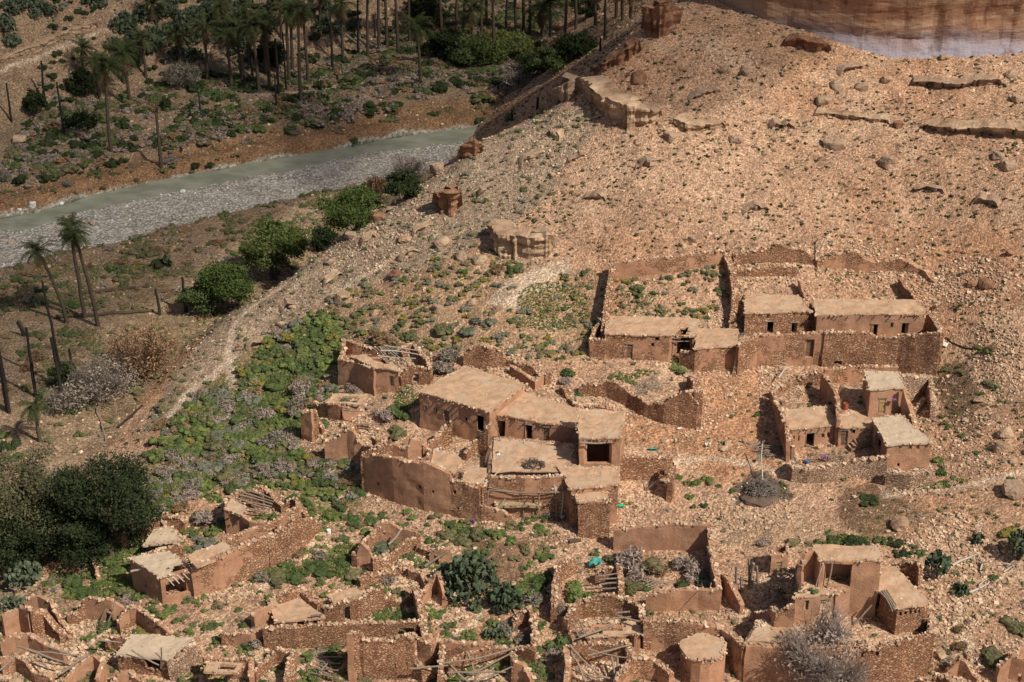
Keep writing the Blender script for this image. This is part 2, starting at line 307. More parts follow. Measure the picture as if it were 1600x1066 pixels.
# ---------------------------------------------------------------- mesh builder
COL = sc.collection
class MB:
    def __init__(s): s.v = []; s.f = []; s.n = 0; s.t = []
    def add(s, v, f, m='', tint=.5, smooth=False):
        v = np.asarray(v, float).reshape(-1, 3); f = np.asarray(f, np.int64)
        s.v.append(v); s.f.append((f + s.n, m, smooth)); s.n += len(v)
        s.t.append(np.full(len(v), tint) if np.isscalar(tint) else tint)
    def quad(s, a, b, c, d, m=''): s.add([a, b, c, d], [[0, 1, 2, 3]], m)
    def box(s, c, sz, rz=0, m='', jit=0.0, rx=0.0):
        x, y, z = [q / 2 for q in sz]
        v = np.array([[i * x, j * y, k * z] for k in (-1, 1) for j in (-1, 1) for i in (-1, 1)])
        if jit: v = v + rng.normal(0, jit, v.shape)
        if rx: v = v @ np.array([[1, 0, 0], [0, math.cos(rx), math.sin(rx)], [0, -math.sin(rx), math.cos(rx)]])
        ca, sa = math.cos(rz), math.sin(rz); v = v @ np.array([[ca, sa, 0], [-sa, ca, 0], [0, 0, 1]])
        s.add(v + np.array(c), [[0, 2, 3, 1], [4, 5, 7, 6], [0, 1, 5, 4], [2, 6, 7, 3], [0, 4, 6, 2], [1, 3, 7, 5]], m)
    def tube(s, pts, r, n=6, m='', cap=True):
        pts = np.asarray(pts, float); k = len(pts); r = np.broadcast_to(np.asarray(r, float), (k,))
        tg = np.gradient(pts, axis=0); tg /= np.linalg.norm(tg, axis=1)[:, None] + 1e-9
        up = np.array([0, 0, 1.]) if abs(tg[0][2]) < .9 else np.array([1., 0, 0])
        a = np.cross(tg, up); a /= np.linalg.norm(a, axis=1)[:, None] + 1e-9; b = np.cross(tg, a)
        th = np.arange(n) / n * 2 * math.pi
        v = pts[:, None, :] + r[:, None, None] * (np.cos(th)[None, :, None] * a[:, None, :] + np.sin(th)[None, :, None] * b[:, None, :])
        f = [[i * n + j, i * n + (j + 1) % n, (i + 1) * n + (j + 1) % n, (i + 1) * n + j] for i in range(k - 1) for j in range(n)]
        s.add(v.reshape(-1, 3), f, m, smooth=True)
        if cap:
            for i in (0, k - 1):
                e = v[i]; c = e.mean(0)
                s.add(np.vstack([e, c]), [[j, (j + 1) % n, n, n] if i else [(j + 1) % n, j, n, n] for j in range(n)], m)
    def build(s, name, mats, parent=None, loc=None):
        me = bpy.data.meshes.new(name); V = np.vstack(s.v)
        off = np.array(parent.location) if parent is not None else (np.array(loc) if loc is not None else np.zeros(3))
        if parent is not None and parent.parent is not None: off = off + np.array(parent.parent.location)
        V = V - off
        if isinstance(mats, str): mats = [mats]
        names = list(mats); loops = []; sizes = []; mi = []; sm = []
        for f, m, so_ in s.f:
            if len(f) == 0: continue
            if f.shape[1] == 4:
                tri = f[:, 2] == f[:, 3]
                for sel, w in ((~tri, 4), (tri, 3)):
                    g = f[sel][:, :w]
                    if len(g): loops.append(g.ravel()); sizes.append(np.full(len(g), w)); mi.append(np.full(len(g), names.index(m) if m in names else 0)); sm.append(np.full(len(g), so_))
            else:
                loops.append(f.ravel()); sizes.append(np.full(len(f), f.shape[1])); mi.append(np.full(len(f), names.index(m) if m in names else 0)); sm.append(np.full(len(f), so_))
        L = np.concatenate(loops); S = np.concatenate(sizes)
        me.vertices.add(len(V)); me.vertices.foreach_set('co', V.astype(np.float32).ravel())
        me.loops.add(len(L)); me.loops.foreach_set('vertex_index', L.astype(np.int32))
        me.polygons.add(len(S)); me.polygons.foreach_set('loop_start', np.r_[0, np.cumsum(S)[:-1]].astype(np.int32))
        me.polygons.foreach_set('loop_total', S.astype(np.int32))
        me.polygons.foreach_set('material_index', np.concatenate(mi).astype(np.int32))
        me.polygons.foreach_set('use_smooth', np.concatenate(sm).astype(bool))
        at = me.attributes.new('tint', 'FLOAT', 'POINT'); at.data.foreach_set('value', np.concatenate(s.t).astype(np.float32))
        for q in names: me.materials.append(MATS[q])
        me.update(calc_edges=True); me.validate()
        o = bpy.data.objects.new(name, me); COL.objects.link(o)
        if parent is not None: o.parent = parent
        elif loc is not None: o.location = loc
        return o
THINGS = []
def tag(o, label=None, cat=None, group=None, kind=None, px=None):
    if label: o['label'] = label
    if cat: o['category'] = cat
    if group: o['group'] = group
    if kind: o['kind'] = kind
    if cat and px is not None: THINGS.append((o, px))
    return o
def thing(name, label, cat, loc, group=None):
    o = bpy.data.objects.new(name, None); COL.objects.link(o); o.location = loc; o.empty_display_size = .5
    return tag(o, label, cat, group)
# rocks ------------------------------------------------------------------
def ico():
    p = (1 + 5 ** .5) / 2
    v = np.array([(-1,p,0),(1,p,0),(-1,-p,0),(1,-p,0),(0,-1,p),(0,1,p),(0,-1,-p),(0,1,-p),(p,0,-1),(p,0,1),(-p,0,-1),(-p,0,1)], float)
    v /= np.linalg.norm(v[0])
    f = np.array([(0,11,5),(0,5,1),(0,1,7),(0,7,10),(0,10,11),(1,5,9),(5,11,4),(11,10,2),(10,7,6),(7,1,8),(3,9,4),(3,4,2),(3,2,6),(3,6,8),(3,8,9),(4,9,5),(2,4,11),(6,2,10),(8,6,7),(9,8,1)])
    return v, f
IV, IF = ico()
def subdiv(v, f):
    v = list(map(tuple, v)); c = {}; nf = []
    def mid(a, b):
        k = (min(a, b), max(a, b))
        if k not in c:
            q = (np.array(v[a]) + np.array(v[b])) / 2; c[k] = len(v); v.append(tuple(q / np.linalg.norm(q)))
        return c[k]
    for a, b, d in f:
        x, y, z = mid(a, b), mid(b, d), mid(d, a); nf += [(a, x, z), (b, y, x), (d, z, y), (x, y, z)]
    return np.array(v), np.array(nf)
IV2, IF2 = subdiv(IV, IF); IV3, IF3 = subdiv(IV2, IF2); IV4, IF4 = subdiv(IV3, IF3)
# blocky eight-cornered stone (12 triangles)
BV = np.array([[i, j, k] for k in (-1, 1) for j in (-1, 1) for i in (-1, 1)], float) * .72
BF = np.array([[0, 2, 3, 1], [4, 5, 7, 6], [0, 1, 5, 4], [2, 6, 7, 3], [0, 4, 6, 2], [1, 3, 7, 5]])
def rocks(mb, P, size, m='rubble', flatz=.65, rnd=None):
    """many small stones: P (n,3) centres, size (n,)"""
    P = np.asarray(P, float); n = len(P)
    if n == 0: return
    size = np.broadcast_to(np.asarray(size, float), (n,)); g = rnd or rng
    V = np.broadcast_to(BV, (n, 8, 3)) * (1 + g.normal(0, .2, (n, 8, 3)))
    V = V * (g.uniform(.6, 1.25, (n, 1, 3)) * np.array([1, 1, flatz])) * size[:, None, None]
    a = g.uniform(0, 6.28, n); b = g.normal(0, .35, n); ca, sa, cb, sb = np.cos(a), np.sin(a), np.cos(b), np.sin(b)
    x, y, z = V[..., 0], V[..., 1], V[..., 2]
    y, z = y * cb[:, None] - z * sb[:, None], y * sb[:, None] + z * cb[:, None]
    x, y = x * ca[:, None] - y * sa[:, None], x * sa[:, None] + y * ca[:, None]
    V = np.stack([x, y, z], -1) + P[:, None, :]
    Fc = BF[None] + (np.arange(n) * 8)[:, None, None]
    mb.add(V.reshape(-1, 3), Fc.reshape(-1, 4), m, tint=np.repeat(g.uniform(0, 1, n), 8))
def boulder(mb, c, size, m='rock', lvl=2, seed=0, rough=.35, blocky=.35, facet=True):
    v, f = (IV2, IF2) if lvl == 2 else ((IV3, IF3) if lvl == 3 else (IV4, IF4))
    g_ = np.random.default_rng(seed + 5); pl = g_.normal(0, 1, (13, 3)); pl /= np.linalg.norm(pl, axis=1)[:, None]; pd = g_.uniform(.45, .85, 13)
    dt = v @ pl.T; cut = np.where(dt > .05, pd[None] / np.maximum(dt, .05), 9).min(1); cut = np.minimum(cut, 1.15)
    r = 1 + .5 * rough * vnoise(v[:, 0] * 1.1 + seed * 7, v[:, 1] * 1.1, v[:, 2] * 1.1, seed) + rough * .4 * vnoise(v[:, 0] * 3 + seed, v[:, 1] * 3, v[:, 2] * 3, seed + 1)
    if facet: r = r * cut
    if lvl > 3: r = r + rough * .3 * np.abs(vnoise(v[:, 0] * 7, v[:, 1] * 7, v[:, 2] * 9, seed + 2))
    q = v * r[:, None]; mx = np.abs(q).max(1)[:, None]; q = q * (1 - blocky) + blocky * np.sign(q) * np.minimum(np.abs(q) * 1.35, .8)
    q = q * np.array(size); a = seed * 1.7; ca, sa = math.cos(a), math.sin(a)
    if size[0] == size[1]: q = q @ np.array([[ca, sa, 0], [-sa, ca, 0], [0, 0, 1]])
    mb.add(q + np.array(c), np.c_[f, f[:, 2]], m)

# ---------------------------------------------------------------- walls
def nrm(a):
    n = np.linalg.norm(a); return a / n if n > 1e-9 else a
def disp(p):
    x, y, z = p[:, 0], p[:, 1], p[:, 2]
    return np.stack([vnoise(x * .7, y * .7, z * .7, 41) * .09 + vnoise(x * 2.3, y * 2.3, z * 2.3, 42) * .04,
                     vnoise(x * .7, y * .7, z * .7, 43) * .09 + vnoise(x * 2.3, y * 2.3, z * 2.3, 44) * .04, 0 * x], -1)
def ruin_top(x, y, amp):
    """uneven eroded wall top"""
    return amp * (.55 * vnoise(x / 2.3, y / 2.3, None, 51) + .3 * vnoise(x / .8, y / .8, None, 52) + .25 * np.round(2 * vnoise(x / 1.1, y / 1.1, None, 53)) / 2) - amp * .25
def wall(mb, P, tz, thick=.5, side=0, closed=False, ruin=.3, opens=(), m='', base=None, cope=True, depth=.7, crock=.16):
    """P list of xy, tz list of top heights; side 0 centred, 1 = thickness to the left of travel"""
    P = [np.array(p[:2], float) for p in P]; n = len(P); ns = n if closed else n - 1
    dirs = [nrm(P[(i + 1) % n] - P[i]) for i in range(ns)]
    def off(i, d):
        if closed: a, b = dirs[(i - 1) % ns], dirs[i % ns]
        else: a, b = dirs[max(i - 1, 0)], dirs[min(i, ns - 1)]
        na = np.array([-a[1], a[0]]); nb = np.array([-b[1], b[0]]); q = na + nb; l = np.linalg.norm(q)
        if l < .3: return P[i] + nb * d
        q = q / l; return P[i] + q * d / max(q @ nb, .45)
    d0, d1 = (-thick / 2, thick / 2) if side == 0 else ((0, thick) if side == 1 else (-thick, 0))
    A = [off(i, d0) for i in range(n)]; B = [off(i, d1) for i in range(n)]
    CR = []
    if ruin >= .3: ruin = ruin * 1.7
    for i in range(ns):
        j = (i + 1) % n; L = np.linalg.norm(P[j] - P[i]); ops = [o for o in opens if o[0] == i]
        us = set(np.linspace(0, 1, max(2, int(L / .42) + 1)).tolist())
        for o in ops: us |= {min(max(o[1], .01), .99), min(max(o[2], .01), .99)}
        us = np.array(sorted(us)); keep = [0]
        for k in range(1, len(us)):
            if us[k] - us[keep[-1]] > .0005: keep.append(k)
        us = us[keep]
        C = P[i][None] * (1 - us[:, None]) + P[j][None] * us[:, None]
        top = tz[i] * (1 - us) + tz[j] * us
        if ruin: top = top + ruin_top(C[:, 0], C[:, 1], ruin)
        gz = G(C[:, 0], C[:, 1]); zb = (gz.min() - depth) if base is None else base
        top = np.maximum(top, zb + depth * .6)
        zs = set(np.arange(zb, top.max() + .5, .5).tolist())
        for o in ops: zs |= {o[3], o[4]}
        zs = np.array(sorted(z for z in zs if z >= zb)); 
        oa = A[i][None] * (1 - us[:, None]) + A[j][None] * us[:, None]; ob = B[i][None] * (1 - us[:, None]) + B[j][None] * us[:, None]
        nu, nz = len(us), len(zs)
        Z = np.minimum(zs[:, None], top[None, :])
        def grid(o):
            g = np.zeros((nz, nu, 3)); g[..., :2] = o[None]; g[..., 2] = Z
            return g.reshape(-1, 3)
        ga, gb = grid(oa), grid(ob)
        Vt = np.vstack([ga, gb]); Vt = Vt + disp(Vt)
        rm = np.zeros((nz - 1, nu - 1), bool); um = (us[1:] + us[:-1]) / 2; zm = (zs[1:] + zs[:-1]) / 2
        for o in ops: rm |= ((zm > o[3]) & (zm < o[4]))[:, None] & ((um > o[1]) & (um < o[2]))[None, :]
        Fq = []; K = nz * nu
        id_ = lambda a, b: a * nu + b
        for a in range(nz - 1):
            for b in range(nu - 1):
                if Z[a + 1, b] - Z[a, b] < 1e-4 and Z[a + 1, b + 1] - Z[a, b + 1] < 1e-4: continue
                q = [id_(a, b), id_(a, b + 1), id_(a + 1, b + 1), id_(a + 1, b)]
                if not rm[a, b]:
                    Fq.append(q); Fq.append([K + q[3], K + q[2], K + q[1], K + q[0]])
                else:
                    if b == 0 or not rm[a, b - 1]: Fq.append([q[0], q[3], K + q[3], K + q[0]])
                    if b == nu - 2 or not rm[a, b + 1]: Fq.append([q[1], K + q[1], K + q[2], q[2]])
                    if a == 0 or not rm[a - 1, b]: Fq.append([q[0], K + q[0], K + q[1], q[1]])
                    if a == nz - 2 or not rm[a + 1, b]: Fq.append([q[3], q[2], K + q[2], K + q[3]])
        a = nz - 1
        for b in range(nu - 1): Fq.append([id_(a, b), id_(a, b + 1), K + id_(a, b + 1), K + id_(a, b)])
        if not closed and i == 0:
            for a in range(nz - 1): Fq.append([id_(a, 0), id_(a + 1, 0), K + id_(a + 1, 0), K + id_(a, 0)])
        if not closed and i == ns - 1:
            for a in range(nz - 1): Fq.append([id_(a, nu - 1), K + id_(a, nu - 1), K + id_(a + 1, nu - 1), id_(a + 1, nu - 1)])
        mb.add(Vt, Fq, m)
        if cope:
            k = int(L / crock * (.7 if m == 'adobe' else 1.2)) + 2; u = rng.uniform(0, 1, k); w = rng.uniform(0, 1, k)
            pa = np.stack([np.interp(u, us, oa[:, c]) for c in (0, 1)], -1); pb = np.stack([np.interp(u, us, ob[:, c]) for c in (0, 1)], -1)
            q = pa * (1 - w[:, None]) + pb * w[:, None]
            CR.append(np.c_[q, np.interp(u, us, top) + rng.uniform(-.05, .08, k)])
    if CR:
        CR = np.vstack(CR); rocks(mb, CR, (.45 + 1.1 * rng.uniform(0, 1, len(CR)) ** 1.6) * crock, 'rubble')
def patch(mb, Q, z, m, thick=.17, over=.12, cell=.4, sag=.11, edge=.12, lip=True, hole=None):
    """flat mud roof over the quadrilateral Q (4 xy corners); z scalar or 4 heights"""
    Q = np.array([q[:2] for q in Q], float); z4 = np.broadcast_to(np.asarray(z, float), (4,))
    c = Q.mean(0); Q = Q + np.array([nrm(q - c) for q in Q]) * over * 1.3
    nu = max(3, int(max(np.linalg.norm(Q[1] - Q[0]), np.linalg.norm(Q[2] - Q[3])) / cell)); nv = max(3, int(max(np.linalg.norm(Q[3] - Q[0]), np.linalg.norm(Q[2] - Q[1])) / cell))
    u, v = np.meshgrid(np.linspace(0, 1, nu + 1), np.linspace(0, 1, nv + 1))
    wq = [(1 - u) * (1 - v), u * (1 - v), u * v, (1 - u) * v]
    X = sum(w * q[0] for w, q in zip(wq, Q)); Y = sum(w * q[1] for w, q in zip(wq, Q)); Z = sum(w * q for w, q in zip(wq, z4))
    ed = (u == 0) | (u == 1) | (v == 0) | (v == 1)
    Z = Z + sag * vnoise(X / 1.6, Y / 1.6, None, 61) + .4 * sag * vnoise(X / .5, Y / .5, None, 62) + np.where(ed, .04, 0)
    X = X + np.where(ed, edge * vnoise(X * 1.5, Y * 1.5, None, 63), 0); Y = Y + np.where(ed, edge * vnoise(X * 1.5, Y * 1.5, None, 64), 0)
    top = np.stack([X, Y, Z], -1).reshape(-1, 3); bot = top - np.array([0, 0, thick]); K = len(top); w = nu + 1
    Fq = []; hl = np.zeros((nv, nu), bool)
    if hole is not None:
        uc = (np.arange(nu) + .5) / nu; vc = (np.arange(nv) + .5) / nv
        hu, hv, hr, hs = hole; dd = ((uc[None] - hu) / hr) ** 2 + ((vc[:, None] - hv) / hs) ** 2
        hl = dd + .45 * rng.uniform(-1, 1, dd.shape) < 1
    for b in range(nv):
        for a in range(nu):
            q = [b * w + a, b * w + a + 1, (b + 1) * w + a + 1, (b + 1) * w + a]
            if hl[b, a]: continue
            Fq.append(q); Fq.append([K + x for x in q[::-1]])
            for (db, da, e0, e1) in ((-1, 0, 0, 1), (0, 1, 1, 2), (1, 0, 2, 3), (0, -1, 3, 0)):
                bb, aa = b + db, a + da
                if bb < 0 or aa < 0 or bb >= nv or aa >= nu or hl[bb, aa]: Fq.append([q[e1], q[e0], K + q[e0], K + q[e1]])
    mb.add(np.vstack([top, bot]), Fq, m)
    if lip:
        E = top.reshape(nv + 1, nu + 1, 3); ring = np.vstack([E[0], E[:, -1], E[-1], E[:, 0]])
        k = len(ring); r = ring[rng.integers(0, len(ring), k)] + rng.normal(0, .12, (k, 3)) * np.array([1, 1, .15])
        rocks(mb, r + np.array([0, 0, -.03]), rng.uniform(.07, .17, k), 'rubble')
        k = 26; r = top[rng.integers(0, len(top), k)] + rng.normal(0, .2, (k, 3)) * np.array([1, 1, 0]); rocks(mb, r, rng.uniform(.04, .1, k), 'rubble')
def bent(a, b, k=6, bend=.06):
    a, b = np.array(a, float), np.array(b, float); t = np.linspace(0, 1, k)[:, None]; L = np.linalg.norm(b - a)
    p = a * (1 - t) + b * t; d = rng.normal(0, 1, 3) * np.array([1, 1, .6]); return p + np.sin(t * math.pi) * d * bend * L * .5 + rng.normal(0, .012 * L / 2, p.shape)
PADS = []
RUB = []     # rubble fans along ruined walls: (x, y, r, density)
class Building:
    def __init__(s, name, label, cat, px, group=None):
        p = T(*px); s.e = thing(name, label, cat, p, group); s.px = px; THINGS.append((s.e, px))
        s.planes = {}
    def hitplane(s, a, b, px, py):
        d = raydir(px, py); e = b - a; n = np.array([-e[1], e[0]]); k = (n @ a) / (n @ d[:2])
        q = d * k; return float((q[:2] - a) @ e / (e @ e)), CAM_H + q[2]
    def conv(s, P, opens, thick, label_prefix=''):
        res = []; n = len(P)
        for o in opens:
            i, x0, x1, y0, y1, kind = o[:6]; a, b = np.array(P[i][:2]), np.array(P[(i + 1) % n][:2])
            u0, _ = s.hitplane(a, b, x0, (y0 + y1) / 2); u1, _ = s.hitplane(a, b, x1, (y0 + y1) / 2); um = (x0 + x1) / 2
            _, zt = s.hitplane(a, b, um, y0); _, zb = s.hitplane(a, b, um, y1)
            u0, u1 = min(u0, u1), max(u0, u1); u0 = max(u0, .015); u1 = min(u1, .985)
            if u1 - u0 < .004 or zt - zb < .05: print('BAD OPEN', s.e.name, o); continue
            res.append((i, u0, u1, zb, zt)); e = b - a; L = np.linalg.norm(e); t = e / L; nn = np.array([t[1], -t[0]])
            c = a + e * (u0 + u1) / 2; w = (u1 - u0) * L; h = zt - zb; ang = math.atan2(t[1], t[0]); cc = np.array([c[0], c[1], (zt + zb) / 2])
            inn = np.array([-nn[0], -nn[1], 0]) * (.12 if thick > 0 else 0)
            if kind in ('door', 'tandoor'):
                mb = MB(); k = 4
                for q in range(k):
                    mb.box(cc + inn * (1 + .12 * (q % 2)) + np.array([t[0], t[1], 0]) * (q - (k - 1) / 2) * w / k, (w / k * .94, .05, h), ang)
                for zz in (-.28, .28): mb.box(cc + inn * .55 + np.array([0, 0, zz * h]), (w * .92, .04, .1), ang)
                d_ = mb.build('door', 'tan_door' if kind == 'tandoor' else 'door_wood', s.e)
                hb = MB(); hb.box(cc + inn * .3 + np.array([t[0], t[1], 0]) * w * .3, (.07, .07, .14), ang); hb.build('handle', 'dark_wood', d_)
            if kind in ('doorway', 'door', 'tandoor'):
                mb = MB(); mb.box(cc + inn * .35 + np.array([0, 0, h / 2 + .05]), (w + .3, .16, .12), ang, jit=.015)
                for sd in (-1, 1): mb.box(cc + inn * .45 + np.array([t[0] * sd * (w / 2 - .03), t[1] * sd * (w / 2 - .03), -.02]), (.07, .1, h - .03), ang, jit=.006)
                mb.build('door_frame', 'wood', s.e)
            if kind in ('window', 'whitewindow'):
                mb = MB(); fw = .1 if kind == 'whitewindow' else .05
                for sd in (-1, 1): mb.box(cc + inn * .3 + np.array([t[0] * sd * (w / 2 - .02), t[1] * sd * (w / 2 - .02), 0]), (fw, .1, h * .97), ang)
                for sd in (-1, 1): mb.box(cc + inn * .35 + np.array([0, 0, sd * (h / 2 - .02)]), (w * .98, .1, fw), ang)
                f_ = mb.build('window', 'pale_wood' if kind == 'whitewindow' else 'wood', s.e)
        return res
    def room(s, px, anchor, opens=(), mat='mixed_wall', roof='mud_roof', thick=.42, ruin=.12, sides=None, hole=None, label=None, over=.12, tops=None, pad=True, drop=None, cope=None, vigas=0):
        """px corners front-left, front-right, back-right, back-left of the roof; anchor = base pixel below the first corner, or a height"""
        p0 = V3((px[0][0], px[0][1], anchor)); z = p0[2] if drop is None else drop
        P = [W(a, b, z)[:2] for a, b in px]
        nC = len(P)
        tz = [z - .14] * nC if roof else [z + (tops[i] if tops else 0) for i in range(nC)]
        ar = sum(P[i][0] * P[(i + 1) % nC][1] - P[(i + 1) % nC][0] * P[i][1] for i in range(nC))
        ops = s.conv(P, opens, thick)
        mb = MB()
        if sides is None: wall(mb, P, tz, thick, 1 if ar > 0 else -1, True, 0 if roof else ruin, ops, mat, cope=(not roof) if cope is None else cope)
        else:
            for seq in sides:
                idx = list(seq); o2 = [(idx.index(o[0]),) + o[1:] for o in ops if o[0] in idx[:-1] and idx[idx.index(o[0]) + 1] == (o[0] + 1) % nC]
                wall(mb, [P[i] for i in idx], [tz[i] for i in idx], thick, 1 if ar > 0 else -1, False, 0 if roof else ruin, o2, mat, cope=(not roof) if cope is None else cope)
        w = mb.build('wall', [mat, 'rubble'], s.e)
        if label: w['label'] = label
        if roof:
            rb = MB(); patch(rb, P, z, roof, hole=hole, over=over); rb.build('roof', [roof, 'rubble'], s.e)
        for i in range(vigas):
            f = (i + .5) / vigas + random.uniform(-.03, .03); q = P[0] * (1 - f) + P[1] * f; e_ = nrm(P[1] - P[0]); o_ = np.array([e_[1], -e_[0]]); a_ = np.r_[q - o_ * .3, z - .24]; c_ = np.r_[q + o_ * random.uniform(.25, .45), z - .28]
            mb = MB(); mb.tube([a_, (a_ + c_) / 2, c_], .07, 6); mb.build('beam_end', 'wood', s.e)
        if pad: PADS.append((np.array(P), None))
        return z, P
    def wall(s, pts, thick=.5, mat='stone_wall', ruin=.3, opens=(), closed=False, label=None, crock=.16, cope=True, side=0, name='wall', rub=True):
        Q = [V3(q) for q in pts]; ops = s.conv(Q, opens, thick); mb = MB()
        wall(mb, Q, [q[2] for q in Q], thick, side, closed, ruin, ops, mat, crock=crock, cope=cope)
        w = mb.build(name, [mat, 'rubble'], s.e)
        if rub and ruin >= .3:
            for a, b in zip(Q[:-1], Q[1:]): RUB.append((a, b, ruin))
        if label: w['label'] = label
        return Q
    def slab(s, px, z=None, anchor=None, mat='mud_roof', hole=None, name='roof', thick=.3, zs=None, lip=True):
        if z is None: z = V3((px[0][0], px[0][1], anchor))[2]
        rb = MB(); patch(rb, [W(a, b, z)[:2] for a, b in px], z if zs is None else zs, mat, over=0, thick=thick, hole=hole, lip=lip); rb.build(name, [mat, 'rubble'], s.e); return z
    def beam(s, a, b, r=.09, mat='wood', n=1, a2=None, b2=None, name='beam'):
        A, B = V3(a), V3(b); A2 = V3(a2) if a2 else A; B2 = V3(b2) if b2 else B
        for i in range(n):
            f = i / max(n - 1, 1); mb = MB(); p = bent(A * (1 - f) + A2 * f, B * (1 - f) + B2 * f, 6, .05)
            mb.tube(p, np.linspace(r, r * .75, 6) * random.uniform(.8, 1.15), 6); mb.build(name, mat, s.e)
# ---------------------------------------------------------------- levelled ground behind retaining walls
TERR = np.zeros_like(GZ)
def terrace(px, z, soft=0.0):
    P = [W(a, b, z)[:2] for a, b in px]; P = np.array(P)
    m = inpoly(GXX, GYY, P); GZ[m] = np.where(GZ[m] < z, z + .05 * vnoise(GXX[m] * 1.3, GYY[m] * 1.3, None, 70), np.minimum(GZ[m], z + 1.2))
    TERR[m] = 1
terrace([(1152,553),(1181,537),(1283,535),(1350,538),(1462,542),(1455,500),(1150,500)], 12.5)
terrace([(1312,662),(1378,652),(1422,652),(1412,600),(1312,600)], 10.8)
terrace([(577,717),(618,719),(665,727),(706,743),(716,757),(748,766),(757,735),(762,690),(720,700),(640,690),(612,694)], 8.2)
terrace([(762,738),(880,740),(962,735),(968,690),(900,690),(765,678)], 9.7)
terrace([(1160,1003),(1250,1006),(1337,1009),(1374,1005),(1446,985),(1440,960),(1330,955),(1243,964),(1180,966)], 7.0)
terrace([(1246,930),(1304,927),(1326,916),(1376,905),(1385,885),(1275,862),(1240,885)], 10.4)

# ---------------------------------------------------------------- upper compound
b = Building('walled_yard', 'empty stone-walled yard with shrubs inside, left end of the highest compound', 'walled yard', (1040, 470))
b.wall([(944,517,2.2),(950,462,2.2),(957,410,2.0)], .75, 'stone_wall', .2)
b.wall([(957,410,2.0),(1040,402,1.9),(1133,389,1.8)], .6, 'mixed_wall', .2)
b.wall([(1135,388,1.8),(1146,425,2.2),(1149,460,2.0),(1144,510,1.6)], .8, 'stone_wall', .35)
b = Building('stone_house', 'low mud-roofed house with a plank door below the shrub-filled walled yard', 'house', (990, 562), 'houses of the highest compound')
b.room([(945,521),(1046,525),(1070,497),(949,494)], 560, [(0,979,989,538,562,'door'),(0,1024,1030,527,533,'hole'),(0,1017,1022,536,542,'hole')], 'mixed_wall')
b.wall([(921,530,557),(945,531,561)], .4, 'mixed_wall', .2, rub=False)
b.wall([(921,530,557),(930,510,1.6),(944,494,1.6)], .4, 'stone_wall', .3)
b = Building('open_shelter', 'dark open-fronted shelter with a beam over its mouth beside the plank-door house', 'shelter', (1065, 556))
b.room([(1047,523),(1086,525),(1092,500),(1072,497)], 556, [(0,1052,1082,528,556,'hole')], 'stone_wall', hole=(.4,.2,.3,.25))
b.beam((1048,528,2.6),(1086,527,2.6),.12); b.beam((1050,534,2.2),(1080,533,2.2),.08)
b.wall([(1062,548,568),(1086,545,580)], .5, 'stone_wall', .35)
b = Building('stone_house', 'mud-roofed stone room at the left end of the long stone wall', 'house', (1118, 575), 'houses of the highest compound')
b.room([(1086,545),(1150,541),(1152,515),(1090,515)], 582, (), 'mixed_wall')
b = Building('long_wall', 'long tall rough stone wall with a closed door, front of the highest compound', 'wall', (1300, 570))
b.wall([(1150,540,573),(1180,523,570),(1270,521,568),(1283,519,569)], .55, 'mixed_wall', .12, [(1,1258,1272,529,557,'door')], label='mud-smeared left stretch of the long wall')
b.wall([(1283,518,571),(1350,518,577),(1363,527,578),(1400,525,580),(1464,519,583)], .6, 'stone_wall', .1, [(0,1303,1315,562,568,'hole')], label='bare stone right stretch of the long wall')
b.wall([(1464,519,583),(1460,500,2.0),(1450,486,2.0)], .5, 'stone_wall', .1)
b = Building('stone_house', 'stone house with two dark doorways behind the closed door of the long wall', 'house', (1215, 505), 'houses of the highest compound')
b.room([(1165,490),(1264,486),(1249,462),(1167,460)], 524, [(0,1198,1209,503,521,'doorway'),(0,1236,1246,504,521,'doorway')], 'stone_wall')
b.wall([(1251,433,1.7),(1259,458,1.6),(1266,484,1.2)], .6, 'mixed_wall', .2)
b = Building('stone_house', 'long low house with a niche between its doorways, right end of highest compound', 'house', (1360, 505), 'houses of the highest compound')
b.room([(1277,492),(1445,490),(1433,469),(1272,468)], 527, [(0,1361,1372,507,524,'doorway'),(0,1408,1420,505,523,'doorway'),(0,1391,1396,504,512,'window')], 'adobe', vigas=8)
for x in (1322, 1366):
    b.wall([(x, 490, 3.0),(x - 4, 478, 2.2),(x - 6, 470, 1.4)], .25, 'stone_wall', .1, rub=False, name='parapet', crock=.12)
b.wall([(1408,428,1.8),(1430,460,1.8),(1437,480,1.5)], .7, 'stone_wall', .45)
b = Building('ruined_wall', 'broken curved stone wall behind the two-doorway house, top of the village', 'wall', (1200, 400))
b.wall([(1146,390,1.8),(1200,385,1.9),(1250,386,1.7),(1270,402,.8)], .8, 'stone_wall', .5)
b.wall([(1150,416,1.2),(1245,414,1.2)], .6, 'stone_wall', .4)
b = Building('ruined_wall', 'crumbling earth and stone bank wall above the long low house with a niche', 'wall', (1340, 400))
b.wall([(1276,404,.9),(1300,396,1.6),(1322,388,2.2),(1345,394,2.2),(1400,404,1.1),(1440,415,.8),(1464,432,.6)], .9, 'mixed_wall', .8)

